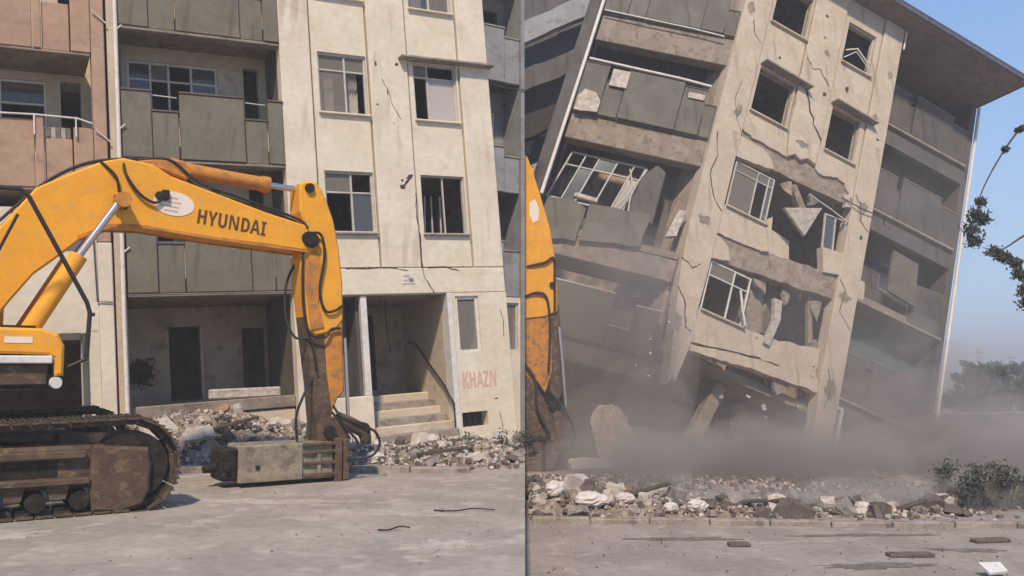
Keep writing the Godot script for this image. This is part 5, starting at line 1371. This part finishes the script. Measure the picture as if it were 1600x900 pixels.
	# fallen panels that stand in the dust before the void
	for a in [[2.5, -20.9, 0.16, -0.25, [-0.5, -0.3, 0.42, -0.35, 0.5, 0.55, 0.36, 1.1, 0.12, 1.38, -0.2, 1.42, -0.46, 1.15, -0.52, 0.5], M.raw_concrete, "rounded pale fallen panel standing in dust beside the arm"], [3.2, -21.2, -0.42, -0.35, [-0.36, -0.3, 0.34, -0.3, 0.3, 0.7, 0.42, 1.25, 0.2, 1.6, -0.1, 1.5, -0.3, 1.1], M.olive_grey, "brownish fallen panel leaning on the rounded pale one"], [1.75, -20.5, 0.05, -1.15, [-0.5, -0.2, 0.5, -0.22, 0.46, 0.2, -0.42, 0.24], M.rubble_pale, "flat pale slab lying in dust beside the breaker"], [4.3, -21.3, 0.7, -0.5, [-0.3, -0.3, 0.3, -0.3, 0.25, 1.2, 0.0, 1.45, -0.22, 1.1], M.raw_concrete, "narrow grey fallen panel leaning at the void under the block"]]:
		var o := prism("fallen_panel", a[5], self, jag(a[4], 0.13, 0.055), -0.07, 0.07, 0.0, Transform3D(Basis.from_euler(Vector3(a[3], 0.2, a[2])), Vector3(a[0], 0.3, a[1])))
		tag(o, a[6], "panel", "fallen panels before the leaning block")
	for k in 22:
		var near := k < 12
		var p := Vector3(rng.randf_range(2.6, 3.9), rng.randf_range(2.0, 4.8), -21.2) if near else Vector3(rng.randf_range(4.4, 7.2), rng.randf_range(1.2, 3.4), -21.0)
		var sc := rng.randf_range(0.05, 0.16)
		var o := mi("falling_chunk", meshes[rng.randi() % meshes.size()], M.rubble_pale if k % 3 else M.rubble_grey, self, Transform3D(Basis.from_euler(Vector3(rng.randf() * 3.0, rng.randf() * 6.0, 0)) * Basis.from_scale(Vector3(sc, sc, sc * 0.7)), p))
		tag(o, "small chunk falling past the broken left pilaster of the leaning block" if near else "small chunk falling before the dark void under the leaning block", "rubble", "chunks falling past the pilaster" if near else "chunks falling before the void")
	# crumpled plastic sheets and sacks among the stones
	for a in [[0.75, -15.9, 0.62, 0.4, "crumpled white sheet in the strip, nearest the orange arm"], [1.35, -15.6, 0.8, 0.36, "largest crumpled white sack in the strip beside the orange arm"], [1.95, -15.7, 0.5, 0.26, "flat crumpled white sack right of the largest one"], [2.7, -15.55, 0.45, 0.24, "small crumpled white sack in the middle of the strip"], [3.15, -15.5, 0.5, 0.3, "bulging pale sack in the strip before the void"], [6.0, -15.6, 0.42, 0.3, "lone pale sack in the strip before the tall pilaster"]]:
		var o := mi("crumpled_sheet", crumple(rng.randi() % 1000, a[2], a[3]), M.sheet, self, Transform3D(Basis(Vector3.UP, rng.randf() * TAU), Vector3(a[0], heap_height(Vector2(a[0], a[1]), rm) + a[3] * 0.22, a[1])))
		tag(o, a[4], "plastic sheet", "crumpled sheets before the leaning block")
	for a in [[-6.7, -15.2, 0.7, 0.34, "crumpled white sheet on the heap behind the excavator track"], [-5.6, -15.0, 0.55, 0.26, "crumpled white sheet on the heap left of the breaker nose"], [-2.3, -15.3, 0.45, 0.22, "crumpled white sheet in the rubble right of the breaker hoses"]]:
		var o := mi("crumpled_sheet", crumple(rng.randi() % 1000, a[2], a[3]), M.sheet, self, Transform3D(Basis(Vector3.UP, rng.randf() * TAU), Vector3(a[0], TER + heap_height(Vector2(a[0], a[1]), lm) + a[3] * 0.22, a[1])))
		tag(o, a[4], "plastic sheet", "crumpled sheets before the cream block")
	# boards and bent rods sticking out of the rubble
	for a in [[-4.9, -15.7, 1.0, 0.5, 0.25, 1, "brown board sticking out of the heap behind the breaker"], [-3.4, -15.6, 0.8, -0.6, 0.12, 1, "brown board lying in rubble left of the breaker hoses"], [-1.2, -15.7, 0.9, 0.3, 0.1, 1, "brown board in the litter below the entrance stairs"], [2.3, -16.0, 1.1, 0.4, 0.2, 0, "brown board across the strip right of the orange arm"], [4.2, -15.8, 1.2, -0.2, 0.08, 0, "brown board lying flat in the middle of the strip"], [7.0, -15.8, 1.0, 0.5, 0.16, 0, "brown board in the strip left of the dusty bush"]]:
		var y: float = TER + heap_height(Vector2(a[0], a[1]), lm) if a[5] else heap_height(Vector2(a[0], a[1]), rm)
		var st2 := ST()
		sbox(st2, Vector3(-a[2] * 0.5, -0.02, -0.06), Vector3(a[2] * 0.5, 0.02, 0.06), 0.005)
		tag(mi("timber_board", st2.commit(), M.bark, self, Transform3D(Basis.from_euler(Vector3(0.1, a[3], a[4])), Vector3(a[0], y + 0.1, a[1]))), a[6], "board", "boards in the rubble")
	var ws := prism("white_scrap", M.white_paint, self, [-0.16, -0.1, 0.12, -0.12, 0.2, 0.06, -0.1, 0.12], 0.0, 0.03, 0.0, Transform3D(Basis.from_euler(Vector3(-1.2, 0.3, 0.1)), Vector3(5.78, 0.09, -11.05)))
	tag(ws, "white scrap lying on the yard at the bottom right edge", "scrap")
	for a in [[-1.2, -9.3, 0.34, 0.4, "thin dark rod lying on the terrace, nearer the camera"], [-0.55, -10.5, 0.7, 0.05, "thin dark rod lying on the terrace near its right edge"]]:
		var d: Vector3 = Vector3(cos(a[3]), 0, -sin(a[3])) * a[2] * 0.5
		var p := Vector3(a[0], TER + 0.022, a[1])
		var st := ST()
		stube(st, smooth_path([-d, -d * 0.3 + Vector3(0, 0.0, 0.05), d * 0.3 + Vector3(0, 0.012, -0.03), d]), 0.009, 0.007, 6)
		tag(mi("metal_rod", st.commit(), M.steel_dark, self, Transform3D(Basis.IDENTITY, p)), a[4], "rod", "rods on the terrace")
	for a in [[3.2, -12.9, 0.3, "short dark lump on the lower yard paving, nearest the terrace"], [6.9, -13.2, 0.55, "flat dark board on the lower yard, right of the others"], [5.3, -12.2, 0.6, "flat dark board on the lower yard, middle of three"]]:
		var o := box("dark_board", M.rubble_dark, self, a[0] - a[2] * 0.5, 0.004, a[1] - 0.09, a[0] + a[2] * 0.5, 0.05, a[1] + 0.09, 0.012, Vector3(0, rng.randf_range(-0.2, 0.2), 0))
		tag(o, a[3], "board", "boards on the lower yard")

# ---------------------------------------------------------------- dust
func dust() -> void:
	var d := Node3D.new()
	put(d, "dust", self)
	tag(d, "brownish dust billowing at the foot of the leaning block", "", "", "stuff")
	var fm := {}
	for k in [0.025, 0.06, 0.12, 0.2, 0.3, 0.45, 0.7]:
		var m := FogMaterial.new()
		m.density = k
		m.albedo = Color(0.99, 0.93, 0.875)
		fm[k] = m
	# x, y, z, width, height, depth, density
	var list := [
		[13.5, 0.3, -26.0, 8.0, 1.8, 6.0, 0.2], [18.0, 0.1, -33.0, 12.0, 1.2, 8.0, 0.2], [12.6, 0.4, -22.8, 4.5, 1.9, 3.0, 0.3], [15.0, 0.3, -24.6, 6.0, 1.7, 3.0, 0.3], [11.0, 1.6, -23.4, 3.6, 3.4, 2.2, 0.2], [13.0, 1.0, -23.6, 4.6, 2.6, 2.6, 0.12], [14.6, 0.7, -25.4, 5.6, 2.2, 3.0, 0.2], [9.9, 2.8, -24.0, 3.2, 4.0, 2.0, 0.12], [10.4, 1.4, -21.6, 4.0, 2.4, 2.4, 0.2],
		[3.3, 1.3, -21.0, 2.0, 2.6, 1.6, 0.3], [3.7, 2.6, -21.5, 1.6, 3.4, 1.6, 0.3], [3.3, 3.8, -22.1, 1.8, 4.0, 1.6, 0.2], [2.9, 5.0, -22.6, 2.0, 3.4, 1.4, 0.12], [2.0, 2.6, -22.9, 3.4, 4.2, 1.6, 0.3], [1.8, 4.4, -23.3, 3.4, 4.0, 1.4, 0.2], [2.4, 3.4, -23.4, 4.0, 6.0, 1.6, 0.12], [2.2, 1.2, -21.4, 2.4, 2.0, 1.6, 0.2],
		[8.1, 1.2, -21.8, 2.6, 2.2, 1.8, 0.2], [7.6, 3.4, -22.8, 2.0, 3.0, 1.2, 0.12], [6.0, 3.2, -22.0, 2.4, 2.0, 1.2, 0.06], [11.4, 6.6, -24.8, 3.0, 4.6, 1.6, 0.06]]
	# rolling billows: a dense heart in thinner skins, with small lumps on top
	for k in 26:
		var x := 2.0 + 10.0 * (k + rng.randf()) / 26.0
		var z := -17.9 - 3.2 * rng.randf() - x * 0.12
		var swell := 0.55 + 0.45 * sin(x * 1.9 + 0.6) * cos(x * 0.7)
		var y := rng.randf_range(-0.05, 0.25) + 0.25 * swell
		var w := rng.randf_range(1.2, 2.6)
		var h := rng.randf_range(0.5, 0.9) + 0.7 * swell
		list.append([x, y, z, w, h, w * 0.6, 0.3])
		list.append([x + rng.randf_range(-0.3, 0.3), y + 0.15, z, w * 1.4, h * 1.45, w * 0.8, 0.2])
		list.append([x + rng.randf_range(-0.5, 0.5), y + 0.3, z, w * 1.8, h * 2.1, w, 0.06])
	for k in 34:
		var x := rng.randf_range(2.2, 12.4)
		var swell := 0.55 + 0.45 * sin(x * 1.9 + 0.6) * cos(x * 0.7)
		var r := rng.randf_range(0.35, 0.9)
		list.append([x, rng.randf_range(0.3, 0.75) + 0.6 * swell, -18.4 - 2.6 * rng.randf() - x * 0.12, r * 1.5, r, r, 0.45 if k % 2 else 0.3])
	# columns rising by the broken pilaster and the tall one
	for k in 16:
		var t := k / 15.0
		list.append([3.4 + 0.5 * sin(k * 2.3), 0.8 + 4.6 * t, -21.2 - 1.2 * t, rng.randf_range(0.8, 1.6), rng.randf_range(0.8, 1.5), 0.9, 0.3 if t < 0.5 else 0.2])
	for k in 10:
		var t := k / 9.0
		list.append([8.4 + 0.7 * sin(k * 1.7) + t * 1.4, 0.8 + 2.6 * t, -21.6 - 1.0 * t, rng.randf_range(0.9, 1.8), rng.randf_range(0.7, 1.3), 0.9, 0.2])
	# thin veil hanging before the whole block
	list.append([6.5, 4.0, -21.2, 15.0, 9.0, 3.0, 0.025])
	list.append([4.5, 2.5, -21.0, 9.0, 6.0, 2.4, 0.025])
	for k in 18: list.append([2.8 + k * 0.5, 0.15, -16.4 + rng.randf_range(-0.4, 0.3), rng.randf_range(1.4, 2.6), rng.randf_range(0.5, 1.1), 1.2, 0.2 if k < 6 else 0.45])
	for a in list:
		var f := FogVolume.new()
		f.shape = RenderingServer.FOG_VOLUME_SHAPE_ELLIPSOID
		f.size = Vector3(a[3], a[4], a[5])
		f.position = Vector3(a[0], a[1], a[2])
		f.material = fm[a[6]]
		put(f, "dust_puff", d)
